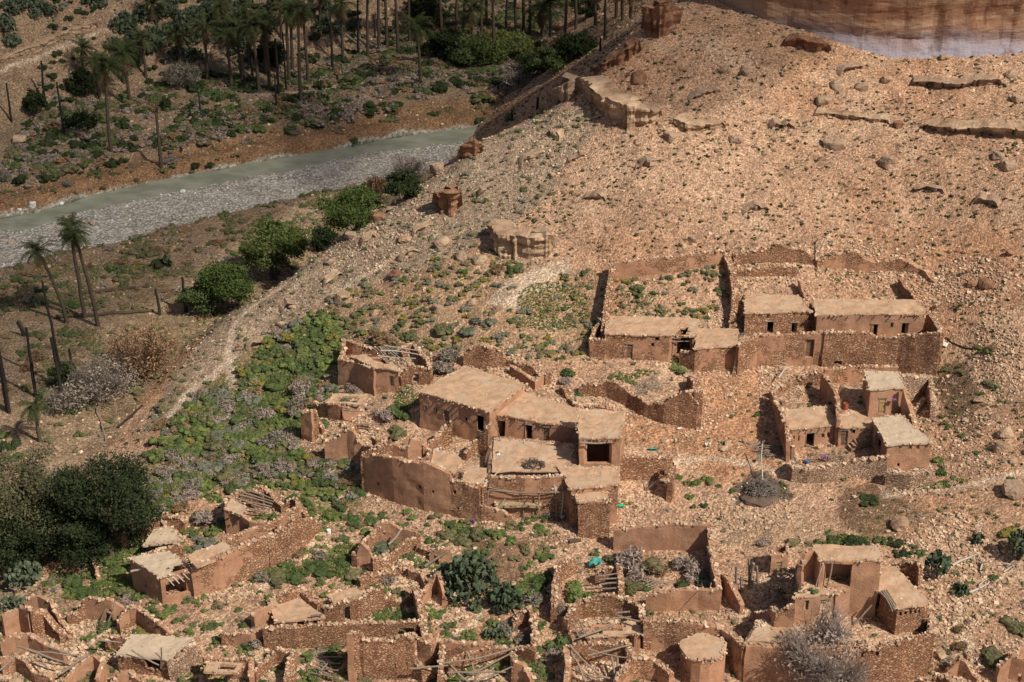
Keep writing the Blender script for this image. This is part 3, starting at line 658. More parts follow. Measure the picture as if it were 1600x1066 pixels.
# ---------------------------------------------------------------- right compound
b = Building('adobe_house', 'low adobe house with two tiny windows, left side of the compound with stairs', 'house', (1265, 700), 'houses of the compound with the stairs')
b.room([(1232,672),(1309,663),(1290,636),(1226,641)], 704, [(0,1259,1273,677,701,'doorway'),(0,1283,1288,677,684,'window'),(0,1292,1297,676,683,'window'),(0,1238,1241,681,690,'hole'),(0,1246,1249,681,690,'hole')], 'adobe', vigas=7)
b.wall([(1206,609,1.6),(1218,634,2.6),(1229,664,3.4),(1233,690,2.6)], .45, 'mixed_wall', .2)
b.wall([(1285,583,2.4),(1298,598,3.0),(1309,617,3.2),(1310,655,3.2)], .4, 'adobe', .12)
b.wall([(1206,609,1.4),(1240,588,1.0),(1284,583,1.6)], .5, 'stone_wall', .6)
b.wall([(1288,576,1.9),(1348,571,2.0),(1403,574,2.1)], .5, 'mixed_wall', .15)
b = Building('tower_house', 'tallest square adobe room with a tan wooden door, back of the compound with the stairs', 'house', (1385, 650), 'houses of the compound with the stairs')
b.room([(1361,609),(1412,605),(1401,582),(1351,582)], 650, [(0,1373,1384,623,647,'tandoor')], 'adobe', roof='pale_mud_roof')
b.wall([(1413,607,3.6),(1424,640,3.4),(1432,672,2.6)], .5, 'adobe', .12)
b.wall([(1405,586,2.2),(1453,588,2.2),(1459,634,1.6)], .5, 'pale_stone_wall', .2)
b.wall([(1410,636,1.4),(1432,628,1.4),(1444,618,1.4)], .5, 'pale_stone_wall', .7)
b = Building('adobe_house', 'low middle room with a wooden door reached by stone stairs, between two mud-roofed houses', 'house', (1335, 697), 'houses of the compound with the stairs')
b.room([(1311,669),(1366,669),(1378,647),(1311,647)], 698, [(0,1312,1325,673,697,'door'),(0,1331,1337,671,678,'window')], 'adobe')
mb = MB()
A = T(1331, 702); B = T(1366, 690); B[2] = T(1366,670)[2]
zt = 10.6
for i in range(9):
    f = i / 8; c = A * (1 - f) + B * f; top = A[2] + .3 + (zt - A[2]) * f
    mb.box((c[0], c[1], (top + A[2] - .5) / 2), (.62, 1.1, top - A[2] + .5), .2, jit=.04)
mb.build('stairs', 'pale_stone_wall', b.e)
b = Building('adobe_house', 'square adobe house with a pale flat roof on a stone footing, beside the stairs', 'house', (1420, 736), 'houses of the compound with the stairs')
b.room([(1387,695),(1456,691),(1408,650),(1364,654)], 738, [(3,1367,1377,680,704,'doorway'),(0,1422,1425,697,702,'hole'),(0,1434,1437,697,702,'hole'),(0,1402,1406,724,729,'hole')], 'adobe', roof='pale_mud_roof')
b.wall([(1384,735,757),(1420,739,762),(1456,732,755)], 1.0, 'pale_stone_wall', .1, label='rough stone footing')
b = Building('stone_yard_wall', 'low curved dry-stone wall in front of the yard of the compound with the stairs', 'wall', (1290, 750))
b.wall([(1246,715,732),(1233,724,744),(1238,731,752),(1285,730,752),(1338,717,746),(1384,711,744)], .55, 'pale_stone_wall', .15, crock=.2)
b.wall([(1233,684,705),(1238,700,722)], .4, 'adobe', .3)

# ---------------------------------------------------------------- big central house
b = Building('large_adobe_house', 'largest adobe house with a broad stepped mud roof, middle of the village', 'house', (710, 700))
z1, _ = b.room([(655,611),(765,643),(818,601),(727,573)], 668, [(0,663,668,633,640,'window'),(0,680,684,638,645,'window'),(0,693,702,641,658,'door'),(0,726,731,652,659,'window'),(0,745,757,650,674,'doorway')], 'adobe', vigas=9)
z2, _ = b.room([(768,646),(903,669),(905,640),(816,612)], 684, [(0,770,790,657,686,'hole'),(0,820,832,664,690,'doorway'),(0,848,859,668,692,'door')], 'adobe', vigas=8)
z3, _ = b.room([(905,684),(969,684),(977,643),(905,640)], 728, [(0,912,956,691,725,'hole')], 'adobe', vigas=5)
b.beam((905,691,3.3),(960,691,3.3),.12); b.beam((770,657,3.0),(782,690,0.1),.07)
b.wall([(726,703,1.4),(745,682,2.0),(764,660,2.8)], .5, 'stone_wall', .35)
b.wall([(663,702,1.0),(690,673,2.2),(705,658,3.0)], .6, 'stone_wall', .4)
b.wall([(862,636,12.),(868,636,12.)], .3, 'adobe', .1) if False else None
# front block
b.slab([(768,738),(882,738),(900,702),(772,684)], z=9.86, hole=(.5,.3,.16,.2), thick=.1, lip=False); b.slab([(672,729),(708,742),(722,714),(676,702)], z=8.4, lip=False)
b.wall([(568,709,764),(618,714,783),(665,722,796),(706,736,803)], .55, 'adobe', .38, [(1,656,661,756,763,'window'),(2,676,680,764,769,'hole'),(0,590,594,752,757,'hole')], label='tall smooth adobe wall facing the slope')
b.wall([(706,748,803),(752,762,813)], .55, 'mixed_wall', .15, [(0,709,714,764,771,'window'),(0,716,719,790,794,'hole')])
b.slab([(722,754),(757,757),(764,732),(728,730)], z=9.3)
b.wall([(568,709,764),(590,698,4.0),(612,688,3.0)], .9, 'stone_wall', .25)
b.wall([(612,690,2.0),(637,702,1.6),(641,686,2.6),(664,683,2.2),(664,700,1.2)], .4, 'adobe', .45)
b.wall([(640,722,1.0),(668,712,1.1),(672,702,1.0)], .4, 'mixed_wall', .3)
b.wall([(752,762,813),(762,748,4.2),(768,738,3.8)], .5, 'stone_wall', .3)
# terrace and tower
b.wall([(762,739,1.0),(800,742,.9),(838,741,.9),(872,746,.9)], .35, 'stone_wall', .35, rub=False)
z4, _ = b.room([(893,764),(965,758),(967,730),(872,730)], 826, [(0,916,921,797,803,'hole')], 'mixed_wall')
b.wall([(903,783,836),(952,781,838)], .7, 'stone_wall', .1, label='stone buttress of the tower')
b.slab([(900,784),(951,783),(950,768),(897,768)], z=T(903,836)[2] + 4.4)
b.wall([(752,790,814),(800,797,816)], .3, 'mixed_wall', .5); 
b.wall([(763,743,4.9),(820,744,4.9),(886,743,4.9)], .4, 'mixed_wall', .2, rub=False, label='shaded back wall of the pole shelter pit')
b = Building('pole_shelter', 'collapsed shelter of bare poles over a dark pit against the front of the largest house', 'shelter', (820, 800))
G0 = T(820, 806)[2]
for x0, x1, yy in ((762,895,762),(764,893,766),(768,850,752)): b.beam((x0,yy,3.6),(x1,yy+2,3.6),.08)
for x in (866, 877): b.beam((x,744,4.6),(x+3,770,3.0),.1,'pale_wood')
for i,x in enumerate((762,774,786,798,815,830,842,856,868,880)): b.beam((x,768 - i % 3 * 7,3.0 if i % 2 else 3.6),(x+(-4,3,0)[i%3],809,0.0),.085, 'pale_wood' if i % 4 == 1 else 'wood')
for i in range(16): b.beam((770 + i * 7, 764 + (i * 5) % 14, 3.0 - (i % 3) * .4), (776 + (i * 29) % 110, 770 + (i * 11) % 26, 2.2 - (i % 4) * .4), .055, 'dark_wood' if i % 2 else 'wood')
b.beam((864,742,4.9),(868,772,2.8),.13,'pale_wood'); b.beam((876,742,4.9),(881,770,2.8),.13,'pale_wood'); b.beam((862,764,3.4),(896,764,3.4),.12,'pale_wood')
b.slab([(774,790),(846,790),(850,768),(768,768)], z=7.0, mat='straw', hole=(.3,.8,.3,.35), thick=.35)
b.beam((758,752,4.4),(775,742,4.6),.1,'pale_wood'); b.beam((756,757,4.2),(778,738,4.8),.08,'pale_wood')
b.beam((800,745,4.0),(815,765,3.2),.06); b.beam((776,772,2.6),(850,765,3.0),.06); b.beam((850,790,1.5),(893,772,2.8),.06)

# ---------------------------------------------------------------- upper-left ruined house
b = Building('ruined_house', 'ruined adobe house with a caved-in beam roof, standing alone left above the largest house', 'house', (600, 615))
b.room([(586,574),(623,579),(600,556),(545,556)], 617, [(0,609,616,587,604,'window')], 'mixed_wall', hole=(.8,.85,.3,.4), pad=False)
b.wall([(530,560,600),(556,566,606),(587,574,618)], .4, 'adobe', .15)
b.wall([(530,560,2.6),(537,545,2.2),(537,528,2.4),(552,534,2.0),(600,541,1.6)], .4, 'mixed_wall', .35)
b.wall([(627,584,604),(640,570,600),(673,570,600)], .4, 'stone_wall', .5, [(1,644,655,583,597,'whitewindow')])
b.wall([(673,570,600),(660,548,1.8),(645,528,1.8),(628,540,1.8)], .5, 'stone_wall', .5)
b.beam((585,545,2.6),(612,578,2.6),.09,'wood',5,(600,540,2.6),(640,570,2.4)); b.beam((590,556,2.8),(650,560,2.2),.09,'pale_wood',3,(600,540,2.6),(655,548,2.2))
b = Building('ruined_house', 'roofless rubble ruin with a lone pillar of wall, left of the largest house', 'ruin', (530, 650))
b.wall([(476,638,684),(492,640,687)], .9, 'mixed_wall', .5); b.wall([(492,640,687),(497,655,1.6),(505,668,.8)], .5, 'stone_wall', .5)
b.wall([(492,625,1.8),(515,630,2.0),(537,632,656),(560,628,1.6)], .6, 'mixed_wall', .5, [(1,533,543,640,654,'hole')])
b.slab([(512,630),(560,632),(575,618),(520,616)], z=T(540,655)[2] + 2.0, hole=(.6,.5,.35,.35)); b.beam((535,640,2.0),(566,643,1.8),.1)
b.wall([(509,694,720),(530,682,720),(545,672,718),(556,676,720),(570,690,720),(589,694,727)], .45, 'adobe', .5)
b.wall([(545,672,1.8),(560,655,1.4),(580,662,1.0),(592,685,1.4)], .6, 'stone_wall', .7); b.beam((555,664,1.5),(590,662,1.2),.1); b.beam((560,668,1.5),(592,672,1.2),.08)
b = Building('ruined_wall', 'short peaked piece of stone wall above the roof of the largest house', 'wall', (745, 570))
b.wall([(725,552,572),(740,536,572),(765,536,572),(785,545,572),(790,560,.8)], .6, 'stone_wall', .45)
b = Building('ruined_wall', 'low broken stone terrace walls behind the roof of the largest house', 'wall', (840, 590))
b.wall([(780,548,1.4),(815,560,1.6),(850,575,1.5),(857,585,1.4)], .8, 'stone_wall', .6); b.wall([(798,570,1.2),(835,592,1.3),(860,578,1.2)], .5, 'mixed_wall', .5)
b = Building('ruined_wall', 'long crumbling stone retaining wall rising to a point, below the long stone wall', 'wall', (1050, 650))
b.wall([(905,598,1.4),(950,594,2.0),(985,604,2.4),(1010,617,2.6),(1038,626,660),(1060,615,665),(1075,604,668),(1089,620,671)], .8, 'stone_wall', .6)
b.wall([(1089,606,671),(1088,596,2.4),(1080,585,1.4)], .9, 'stone_wall', .5)
b.wall([(880,600,1.0),(900,622,1.6),(930,634,1.6),(975,640,1.6)], .8, 'stone_wall', .7)
b = Building('stone_yard_wall', 'stone yard wall with an end pier, right of the open-fronted room of the largest house', 'wall', (1000, 745))
b.wall([(969,713,748),(1010,713,747),(1049,713,744)], .6, 'stone_wall', .12, [(1,1029,1037,733,742,'hole')])
b.wall([(1052,722,3.2),(1050,738,3.4),(1045,752,786)], .6, 'mixed_wall', .12)
b.beam((1010,765,.1),(1043,740,2.4),.1); b.beam((1008,765,.1),(1018,742,1.6),.06)

# ---------------------------------------------------------------- long ruin lower left
b = Building('ruined_house', 'long narrow ruined stone house with pale roof and exposed beams, lower left', 'house', (300, 930))
b.room([(250,901),(303,888),(262,862),(203,872)], 944, [(3,224,230,908,918,'window'),(0,258,300,906,930,'hole')], 'adobe', roof='pale_mud_roof', pad=True, hole=(.75,.1,.4,.25))
b.wall([(303,887,933),(345,868,921),(420,836,888)], .5, 'mixed_wall', .15, label='long sunlit stone wall of the ruin')
b.slab([(306,886),(372,862),(348,846),(290,868)], z=T(345,921)[2] + 3.9)
b.wall([(420,836,888),(455,818,868),(463,802,862),(500,806,828)], .7, 'stone_wall', .55)
b.wall([(348,846,2.6),(395,826,2.6),(440,806,2.6),(468,790,2.6)], .5, 'mixed_wall', .3)
b.beam((385,848,3.2),(398,856,3.2),.09,'wood',4,(398,838,3.2),(412,848,3.2))
for i in range(5): b.beam((258 + i * 9, 902 - i * 2, 3.3), (272 + i * 8, 915 - i * 3, 2.2), .08, 'pale_wood')
b.beam((205,893,3.0),(220,890,3.2),.14,'pale_wood')
b = Building('ruined_house', 'ruined room with a pale roof scrap and high rubble wall above the long narrow ruin', 'ruin', (240, 855))
b.wall([(196,838,862),(198,820,2.2),(225,812,2.2),(252,807,2.0),(266,826,1.4)], .5, 'stone_wall', .4)
b.slab([(222,852),(284,844),(266,824),(240,828)], z=T(245,868)[2] + 1.6, mat='pale_mud_roof')
b.wall([(203,866,2.4),(240,858,2.0),(284,846,1.8)], .4, 'stone_wall', .35)
b.wall([(254,806,826),(262,798,824),(280,804,826),(292,812,828)], .6, 'mixed_wall', .5)
b = Building('ruined_house', 'roofless adobe room with fallen beams behind the long narrow ruin', 'ruin', (385, 830))
b.wall([(355,792,832),(377,800,834)], .45, 'adobe', .25); b.wall([(355,792,2.6),(352,778,2.2),(375,766,2.0),(410,770,2.0)], .45, 'stone_wall', .4)
b.wall([(377,800,834),(392,812,2.4),(412,816,2.2)], .4, 'adobe', .25)
b.beam((360,788,2.6),(420,800,2.2),.1,'wood',6,(385,765,2.2),(430,780,1.8)); b.slab([(352,796),(378,808),(384,792),(362,780)], z=T(365,834)[2] + 3.0)
b = Building('ruined_wall', 'jagged broken pieces of rubble wall between the green slope and the long narrow ruin', 'wall', (440, 790))
b.wall([(395,762,1.6),(415,762,1.6),(440,778,1.8),(455,776,1.8),(470,790,1.8),(480,800,1.4)], .5, 'stone_wall', .7)
b = Building('ruined_wall', 'low tumbled stone terrace wall on the grass at the far lower left of the village', 'wall', (110, 880))
b.wall([(62,890,.8),(95,872,1.2),(112,862,1.6),(128,866,1.2),(138,872,.8)], .6, 'stone_wall', .5); b.wall([(146,876,1.0),(152,890,1.4),(153,903,.8)], .35, 'adobe', .4)

# ---------------------------------------------------------------- bottom-left ruins
b = Building('ruined_house', 'pair of roofless adobe rooms with slanting rubble walls at the lower left edge', 'ruin', (60, 990))
b.wall([(38,935,2.6),(60,930,2.8),(80,938,2.8),(84,950,2.0)], .45, 'adobe', .3); b.wall([(8,960,994),(30,950,2.6),(52,952,994)], .45, 'adobe', .3)
b.wall([(52,952,994),(70,955,2.4),(95,985,1.4),(112,990,.8)], .8, 'stone_wall', .4); b.wall([(84,945,2.6),(95,965,2.0),(110,985,1.2)], .5, 'stone_wall', .4)
b.wall([(0,1000,2.0),(22,990,2.4),(45,990,2.2),(70,1002,2.2),(100,1015,1.8)], .5, 'adobe', .4)
b = Building('ruined_house', 'small ruined hut with leaning roof poles left of a roofless triangular ruin', 'ruin', (160, 975))
b.wall([(134,935,966),(150,930,968),(178,935,972),(196,948,968)], .4, 'adobe', .4, [(1,165,175,950,970,'hole')]); b.wall([(134,935,2.4),(120,952,1.6),(105,960,1.2)], .6, 'stone_wall', .4)
for a, c in (((140,934,2.6),(134,968,.1)),((150,936,2.6),(146,970,.1)),((172,934,2.7),(156,973,.1)),((180,938,2.6),(168,975,.1))): b.beam(a, c, .12)
b = Building('ruined_house', 'roofless ruin with a triangular stepped wall beside the hut with leaning poles', 'ruin', (220, 975))
b.wall([(184,972,1.6),(200,948,2.4),(216,944,2.6),(228,956,2.4),(245,970,2.0),(262,985,1.4),(270,992,.8)], .45, 'mixed_wall', .4); b.wall([(206,946,2.6),(206,962,976)], .4, 'adobe', .4)
b = Building('stone_house', 'low stone house with an intact pale flat roof at the bottom left', 'house', (240, 1040))
b.room([(182,1022),(262,1032),(300,997),(208,992)], 1050, [(0,225,250,1030,1048,'hole')], 'stone_wall', roof='pale_mud_roof')
b.beam((205,1016,3.2),(248,1040,2.0),.09); b.wall([(262,1035,2.2),(285,1022,2.6),(302,1000,2.6)], .5, 'pale_stone_wall', .3); b.beam((251,1045,1.5),(252,1012,3.2),.09,'dark_wood')
b.wall([(165,998,1.8),(170,988,2.0),(200,995,1.8)], .4, 'mixed_wall', .4)
b = Building('ruined_house', 'collapsed roof frame of crossed poles over adobe walls in the bottom left corner', 'ruin', (80, 1045))
b.wall([(0,1030,2.0),(25,1020,2.4),(55,1045,2.0),(80,1050,2.0)], .45, 'mixed_wall', .6); b.wall([(145,1015,2.6),(160,1030,2.2),(150,1060,2)], .45, 'adobe', .4); b.wall([(98,1062,1.5),(120,1040,1.8),(145,1018,2.4)], .5, 'adobe', .4)
for a, c in (((25,1010,2.8),(122,1024,2.4)),((38,1013,2.8),(100,1035,2.2)),((75,1010,2.8),(125,1028,2.0)),((0,1048,2.2),(35,1012,2.6)),((96,1052,1.6),(140,1022,2.6)),((150,1000,2.2),(190,1004,1.8)),((60,1020,2.6),(76,1046,1.6))): b.beam(a, c, .12)
b = Building('ruined_house', 'small roofless ruin with a stone doorway, right of the low house with the pale roof', 'ruin', (350, 1040))
b.wall([(318,1030,2.4),(335,1022,2.4),(392,1028,2.4),(392,1055,1.5)], .5, 'mixed_wall', .4, [(0,322,330,1036,1060,'hole')]); b.slab([(318,1050),(370,1052),(380,1036),(325,1034)], z=T(345,1075)[2] + 2.2, hole=(.6,.5,.3,.3))
b.wall([(176,1066,1.5),(180,1048,2.2),(205,1045,2.2),(225,1062,1.6)], .5, 'adobe', .4)
b = Building('ruined_wall', 'low mixed stone walls left of the pale roofed ruin with two doorways', 'wall', (370, 985))
b.wall([(345,985,1.6),(370,980,2.0),(392,984,1.8),(410,978,1.8)], .5, 'mixed_wall', .5); b.wall([(395,960,2.0),(415,945,2.0),(430,940,1.8)], .6, 'adobe', .4)

# ---------------------------------------------------------------- middle ruins
b = Building('ruined_house', 'roofless ruin with a tall adobe gable and a shrub inside, below the largest house', 'ruin', (620, 870))
b.wall([(552,875,884),(560,850,884),(566,841,884),(576,852,884),(581,862,884)], .5, 'adobe', .35); b.wall([(552,860,2.2),(575,838,2.0),(590,820,2.4)], .6, 'stone_wall', .4)
b.wall([(590,818,846),(612,814,846),(628,826,848),(652,828,850)], .45, 'adobe', .3, [(0,598,603,826,834,'hole')]); b.wall([(581,872,2.2),(600,870,1.8),(640,845,1.6),(655,832,2.0)], .5, 'stone_wall', .4)
b.beam((608,850,.6),(626,828,2.4),.12,'pale_wood')
b = Building('ruined_wall', 'tumbled rubble walls and leaning planks left of the big prickly pear clump', 'wall', (680, 870))
b.wall([(650,850,1.4),(670,858,1.2),(690,868,1.2)], .7, 'stone_wall', .6); b.wall([(672,868,880),(690,855,880),(704,858,878)], .4, 'adobe', .3); b.beam((664,885,.6),(700,862,2.0),.15)
b.wall([(640,885,1.6),(660,890,1.6),(670,915,1.6),(656,930,1.6)], .5, 'mixed_wall', .5); b.wall([(560,905,1.2),(600,890,1.0),(640,880,1.2)], .8, 'stone_wall', .8)
b = Building('ruined_house', 'ruined house with an intact flat roof and two dark doorways behind a long straight wall', 'house', (480, 975))
b.room([(432,972),(508,966),(492,936),(422,936)], 990, [(0,466,476,972,979,'hole'),(0,488,502,962,985,'doorway')], 'stone_wall')
b.wall([(508,948,970),(535,940,972),(560,935,968),(600,915,952)], .5, 'stone_wall', .25, [(1,537,547,945,967,'doorway')])
b.wall([(424,938,1.6),(455,920,1.8),(470,912,1.8),(500,940,1.8)], .8, 'stone_wall', .5); b.slab([(520,942),(572,928),(556,918),(510,930)], z=T(540,968)[2] + 2.3)
b.wall([(414,980,1012),(500,976,1010),(600,972,1008),(655,970,1006)], .5, 'stone_wall', .12, [(2,622,648,979,993,'hole')], label='long straight stone front wall')
b.wall([(664,994,2.4),(660,960,2.6),(652,925,2.4),(648,910,2.0)], .7, 'stone_wall', .25); b.wall([(668,905,2.0),(685,895,2.2),(694,925,1.8),(700,935,1.0)], .6, 'mixed_wall', .5)
b.wall([(590,935,1.0),(620,930,1.2),(650,928,1.2)], .7, 'stone_wall', .6)
b = Building('ruined_house', 'tall roofless stone ruin with a single small window, bottom centre left', 'ruin', (600, 1055))
b.wall([(550,990,1066),(556,1005,2.6),(558,1020,2.4)], .6, 'adobe', .1); b.wall([(550,988,1058),(567,987,1056),(572,998,1058),(620,1000,1060),(636,990,1058),(650,1000,1058)], .5, 'stone_wall', .2, [(2,617,630,1035,1042,'hole')])
b.wall([(636,990,2.8),(655,998,2.8),(672,1005,2.6),(690,1000,2.4),(755,1003,2.4)], .5, 'mixed_wall', .25); b.wall([(690,1000,3),(690,1030,2.4),(688,1062,2)], .5, 'stone_wall', .4)
b.wall([(650,1000,1058),(648,1030,2.0),(660,1045,1.6),(688,1040,1.4)], .5, 'stone_wall', .6)
b = Building('ruined_house', 'ruin heaped with fallen roof poles in front of the long straight stone wall', 'ruin', (480, 1040))
b.wall([(395,1045,1.6),(430,1012,1.8),(460,1015,2.0),(456,1050,1.8)], .5, 'stone_wall', .6); b.wall([(460,1012,2.4),(452,1035,2.2),(448,1064,2)], .6, 'stone_wall', .4)
for i in range(9): b.beam((470 + i * 4, 1030 + (i * 7) % 28, .5), (535 - i * 3, 1026 + (i * 11) % 34, .7), .09)
b = Building('ruined_house', 'roofless ruin crossed by long fallen poles at the bottom centre', 'ruin', (760, 1045))
b.wall([(700,1030,2.0),(750,1010,2.0),(800,1008,2.2),(803,1040,2.2)], .5, 'stone_wall', .4); b.wall([(803,1030,1066),(820,1036,1068),(832,1058,1.8)], .5, 'adobe', .3)
for a, c in (((690,1036,2.4),(815,1008,2.8)),((640,1045,2.2),(700,1040,2.4)),((718,1066,1.2),(800,1020,2.6)),((705,1040,2.4),(735,1068,1.4)),((730,1020,2.2),(745,1066,1.2)),((700,1050,2.0),(790,1050,2.2)),((740,1066,1.8),(800,1042,2.2))): b.beam(a, c, .1)
b.wall([(800,965,1.6),(828,945,2.2),(836,975,2.2),(832,1010,2.0),(800,1005,1.8)], .5, 'stone_wall', .5)

# ---------------------------------------------------------------- lower centre yard
b = Building('walled_yard', 'yard overgrown with dry bushes inside smooth adobe walls, lower centre of the village', 'walled yard', (1060, 890))
b.wall([(958,826,858),(1000,823,858),(1050,818,857),(1107,820,857)], .55, 'adobe', .2, [], label='smooth adobe back wall')
b.wall([(1107,820,857),(1112,855,2.6),(1118,890,2.4),(1124,920,2.2)], .55, 'mixed_wall', .25)
b.wall([(1008,928,952),(1040,924,952),(1090,918,951),(1126,920,951)], .5, 'adobe', .25, label='eroded adobe front wall'); b.beam((1080,949,.1),(1080,921,2.4),.13,'pale_wood')
b.beam((1002,914,.2),(1020,906,.3),.1,'wood',3,(1010,918,.2),(1036,908,.3)); b.beam((1034,918,.2),(1050,908,.4),.1)
b = Building('ruined_house', 'roofless stone ruin with a bright green bush at its foot, left of the overgrown yard', 'ruin', (920, 900))
b.wall([(866,945,2.2),(868,905,2.4),(872,880,2.2),(900,872,1.6)], .6, 'stone_wall', .3); b.wall([(966,882,2.2),(972,905,2.4),(970,925,2.2)], .6, 'stone_wall', .3); b.wall([(930,892,1.6),(968,888,1.8)], .5, 'stone_wall', .5)
b.beam((935,900,2.0),(966,896,2.2),.1,'wood',4,(940,920,1.8),(968,918,2.0))
b = Building('ruined_house', 'ruined house with a curved broken wall and fallen roof beams, bottom centre', 'ruin', (950, 1000))
b.wall([(884,965,2.2),(905,935,2.4),(940,928,2.6),(978,930,2.6),(1002,945,2.4),(1006,972,2.4)], .6, 'stone_wall', .3)
b.room([(918,996),(1000,990),(990,972),(922,974)], 1026, [(0,944,950,993,1001,'window'),(0,977,992,992,1012,'doorway')], 'adobe', hole=(.3,.7,.4,.4))
b.beam((896,970,2.4),(906,1000,1.4),.07,'wood',2,(904,966,2.4),(914,1000,1.4))
for i in range(5): b.beam((894 + i, 975 + i * 6, 2.3 - i * .2), (914, 972 + i * 6, 2.3 - i * .2), .05)
for a, c in (((955,967,2.8),(986,964,2.9)),((966,962,2.8),(1012,972,2.8)),((905,996,2.8),(960,976,2.9)),((962,958,2.6),(984,956,2.6))): b.beam(a, c, .12)
b = Building('ruined_house', 'ruined room roofed only by loose crossed poles, left of the rounded tower', 'ruin', (920, 1050))
b.wall([(884,1008,2.6),(888,1035,2.4),(884,1066,2.2)], .5, 'mixed_wall', .3); b.wall([(892,1008,2.6),(930,1002,2.6),(980,1002,2.6),(984,1015,2.4)], .5, 'stone_wall', .3)
b.wall([(963,1066,1.8),(975,1040,2.4),(1000,1022,2.8),(1030,1028,2.6),(1050,1050,2.4)], .6, 'mixed_wall', .3)
for a, c in (((890,1008,2.8),(940,1056,1.2)),((893,1020,2.4),(925,1062,1.2)),((900,1030,2.2),(915,1066,1.2)),((920,1014,2.8),(978,1028,2.6)),((918,1024,2.7),(986,1008,2.8)),((955,1026,2.4),(960,1062,1.2)),((965,1026,2.4),(968,1060,1.2)),((935,1056,1.4),(968,1062,1.2)),((895,1042,1.8),(938,1062,1.0))): b.beam(a, c, .11)
# rounded tower
b = Building('round_tower', 'rounded adobe and stone tower stump with a flat mud top, bottom centre right', 'tower', (1099, 1050))
c = W(1099, 1010, 6.2); k = 14; pts = [(c[0] + 2.1 * math.cos(a), c[1] + 2.1 * math.sin(a)) for a in np.arange(k) / k * 2 * math.pi]
mb = MB(); wall(mb, pts, [6.0] * k, .5, 1, True, .25, (), 'mixed_wall', crock=.14); mb.build('wall', ['mixed_wall', 'rubble'], b.e)
mb = MB(); a = np.arange(24) / 24 * 2 * math.pi; rr = 2.1 + .14 * np.sin(a * 5) + .1 * np.sin(a * 2 + 1) + rng.uniform(-.06, .06, 24); ring = np.stack([c[0] + rr * np.cos(a), c[1] + rr * np.sin(a), np.full(24, 6.18)], -1)
ce = np.array([[c[0], c[1], 6.1]]); mb.add(np.vstack([ring, ce, ring - [0, 0, .25]]), [[i, (i + 1) % 24, 24, 24] for i in range(24)] + [[25 + i, 25 + (i + 1) % 24, (i + 1) % 24, i] for i in range(24)], 'mud_roof')
rocks(mb, ring[rng.integers(0, 24, 50)] + rng.normal(0, .12, (50, 3)) * [1, 1, .2], rng.uniform(.07, .16, 50)); mb.build('roof', ['mud_roof', 'rubble'], b.e)

# ---------------------------------------------------------------- bottom-right house
b = Building('large_adobe_house', 'two-storey adobe house with open porch and bare grey tree before it, bottom right', 'house', (1290, 1000))
b.wall([(1005,970,3.2),(1040,968,3.2),(1078,971,3.4),(1128,979,3.4),(1145,990,3.6),(1160,1007,1064)], .6, 'mixed_wall', .2)
b.wall([(1160,1007,1064),(1200,1009,1066),(1250,1008,1067),(1337,1013,1069)], .6, 'adobe', .12, label='adobe front wall under the court')
b.wall([(1337,1012,1069),(1374,1009,1067),(1447,988,1052)], .7, 'stone_wall', .12, [(0,1341,1348,1014,1024,'hole'),(0,1366,1372,1014,1022,'hole')], label='tall stone wall under the court')
b.wall([(1447,988,1052),(1456,965,3.2)], .6, 'stone_wall', .1)
b.wall([(1374,1004,.8),(1410,998,.7),(1440,985,.7)], .4, 'stone_wall', .2, rub=False)
b.room([(1243,934),(1306,928),(1322,915),(1259,915)], 967, [(0,1255,1264,938,954,'window'),(0,1281,1295,937,961,'door')], 'adobe', drop=10.35, sides=[(3,0,1,2)], pad=False, over=.05)  # dark door leaf stands in for the darkness of an open doorway
b.room([(1306,929),(1331,918),(1335,900),(1306,905)], 967, (), 'adobe', drop=10.4, roof=None, sides=[(0,1,2)], pad=False, cope=True)
b.slab([(1166,1002),(1333,1006),(1328,972),(1188,974)], z=7.12, lip=False)
b.wall([(1180,958,1.2),(1215,950,2.2),(1243,940,3.0)], .5, 'mixed_wall', .4)
# porch room: open front
b.room([(1282,875),(1377,877),(1369,854),(1272,852)], 918, [(0,1285,1330,881,917,'hole')], 'adobe', drop=13.5, pad=False)
b.wall([(1251,884,3.0),(1256,866,3.0),(1274,855,3.2)], .45, 'adobe', .25); b.beam((1286,880,2.8),(1275,915,.1),.09,'pale_wood'); b.beam((1300,879,2.9),(1292,918,.1),.1,'wood')
zB = 10.1
b.room([(1403,950),(1453,942),(1400,889),(1343,892)], 992, [(3,1366,1375,925,950,'hole')] + [(0,1405 + i * 7.5, 1409 + i * 7.5, 957 - i * 1.2, 963 - i * 1.2, 'hole') for i in range(5)] + [(0,1438,1444,968,980,'window')], 'stone_wall', drop=zB, pad=False)
b.wall([(1403,880,1.6),(1436,878,2.6),(1439,888,2.6),(1438,925,2.0)], .4, 'mixed_wall', .15)
b.beam((1375,925,3.4),(1395,955,3.2),.1,'wood',4,(1385,922,3.4),(1400,945,3.3)); b.beam((1335,975,.2),(1362,945,2.2),.12); b.beam((1366,916,3.2),(1400,911,3.3),.06,'wood')
b.wall([(1328,1010,1.4),(1342,998,1.5)], .5, 'mixed_wall', .4)
b = Building('ruined_tower', 'narrow adobe tower stump with a plank door, left of the open-porch house', 'tower', (1220, 900))
b.room([(1206,868),(1232,866),(1232,850),(1208,852)], 904, [(0,1212,1222,878,900,'tandoor')], 'adobe', roof=None, ruin=.4, thick=.35, tops=(0,.2,.3,0), pad=False)
b.wall([(1126,890,1.4),(1136,905,2.0),(1150,925,2.0),(1160,945,1.2)], .5, 'mixed_wall', .5)
for i in range(14): b.beam((1188 + i * 4, 905 + (i * 5) % 14, .3 + i % 3 * .5), (1205 + (i * 13) % 50, 925 + (i * 7) % 18, .2 + i % 2 * .4), .06)
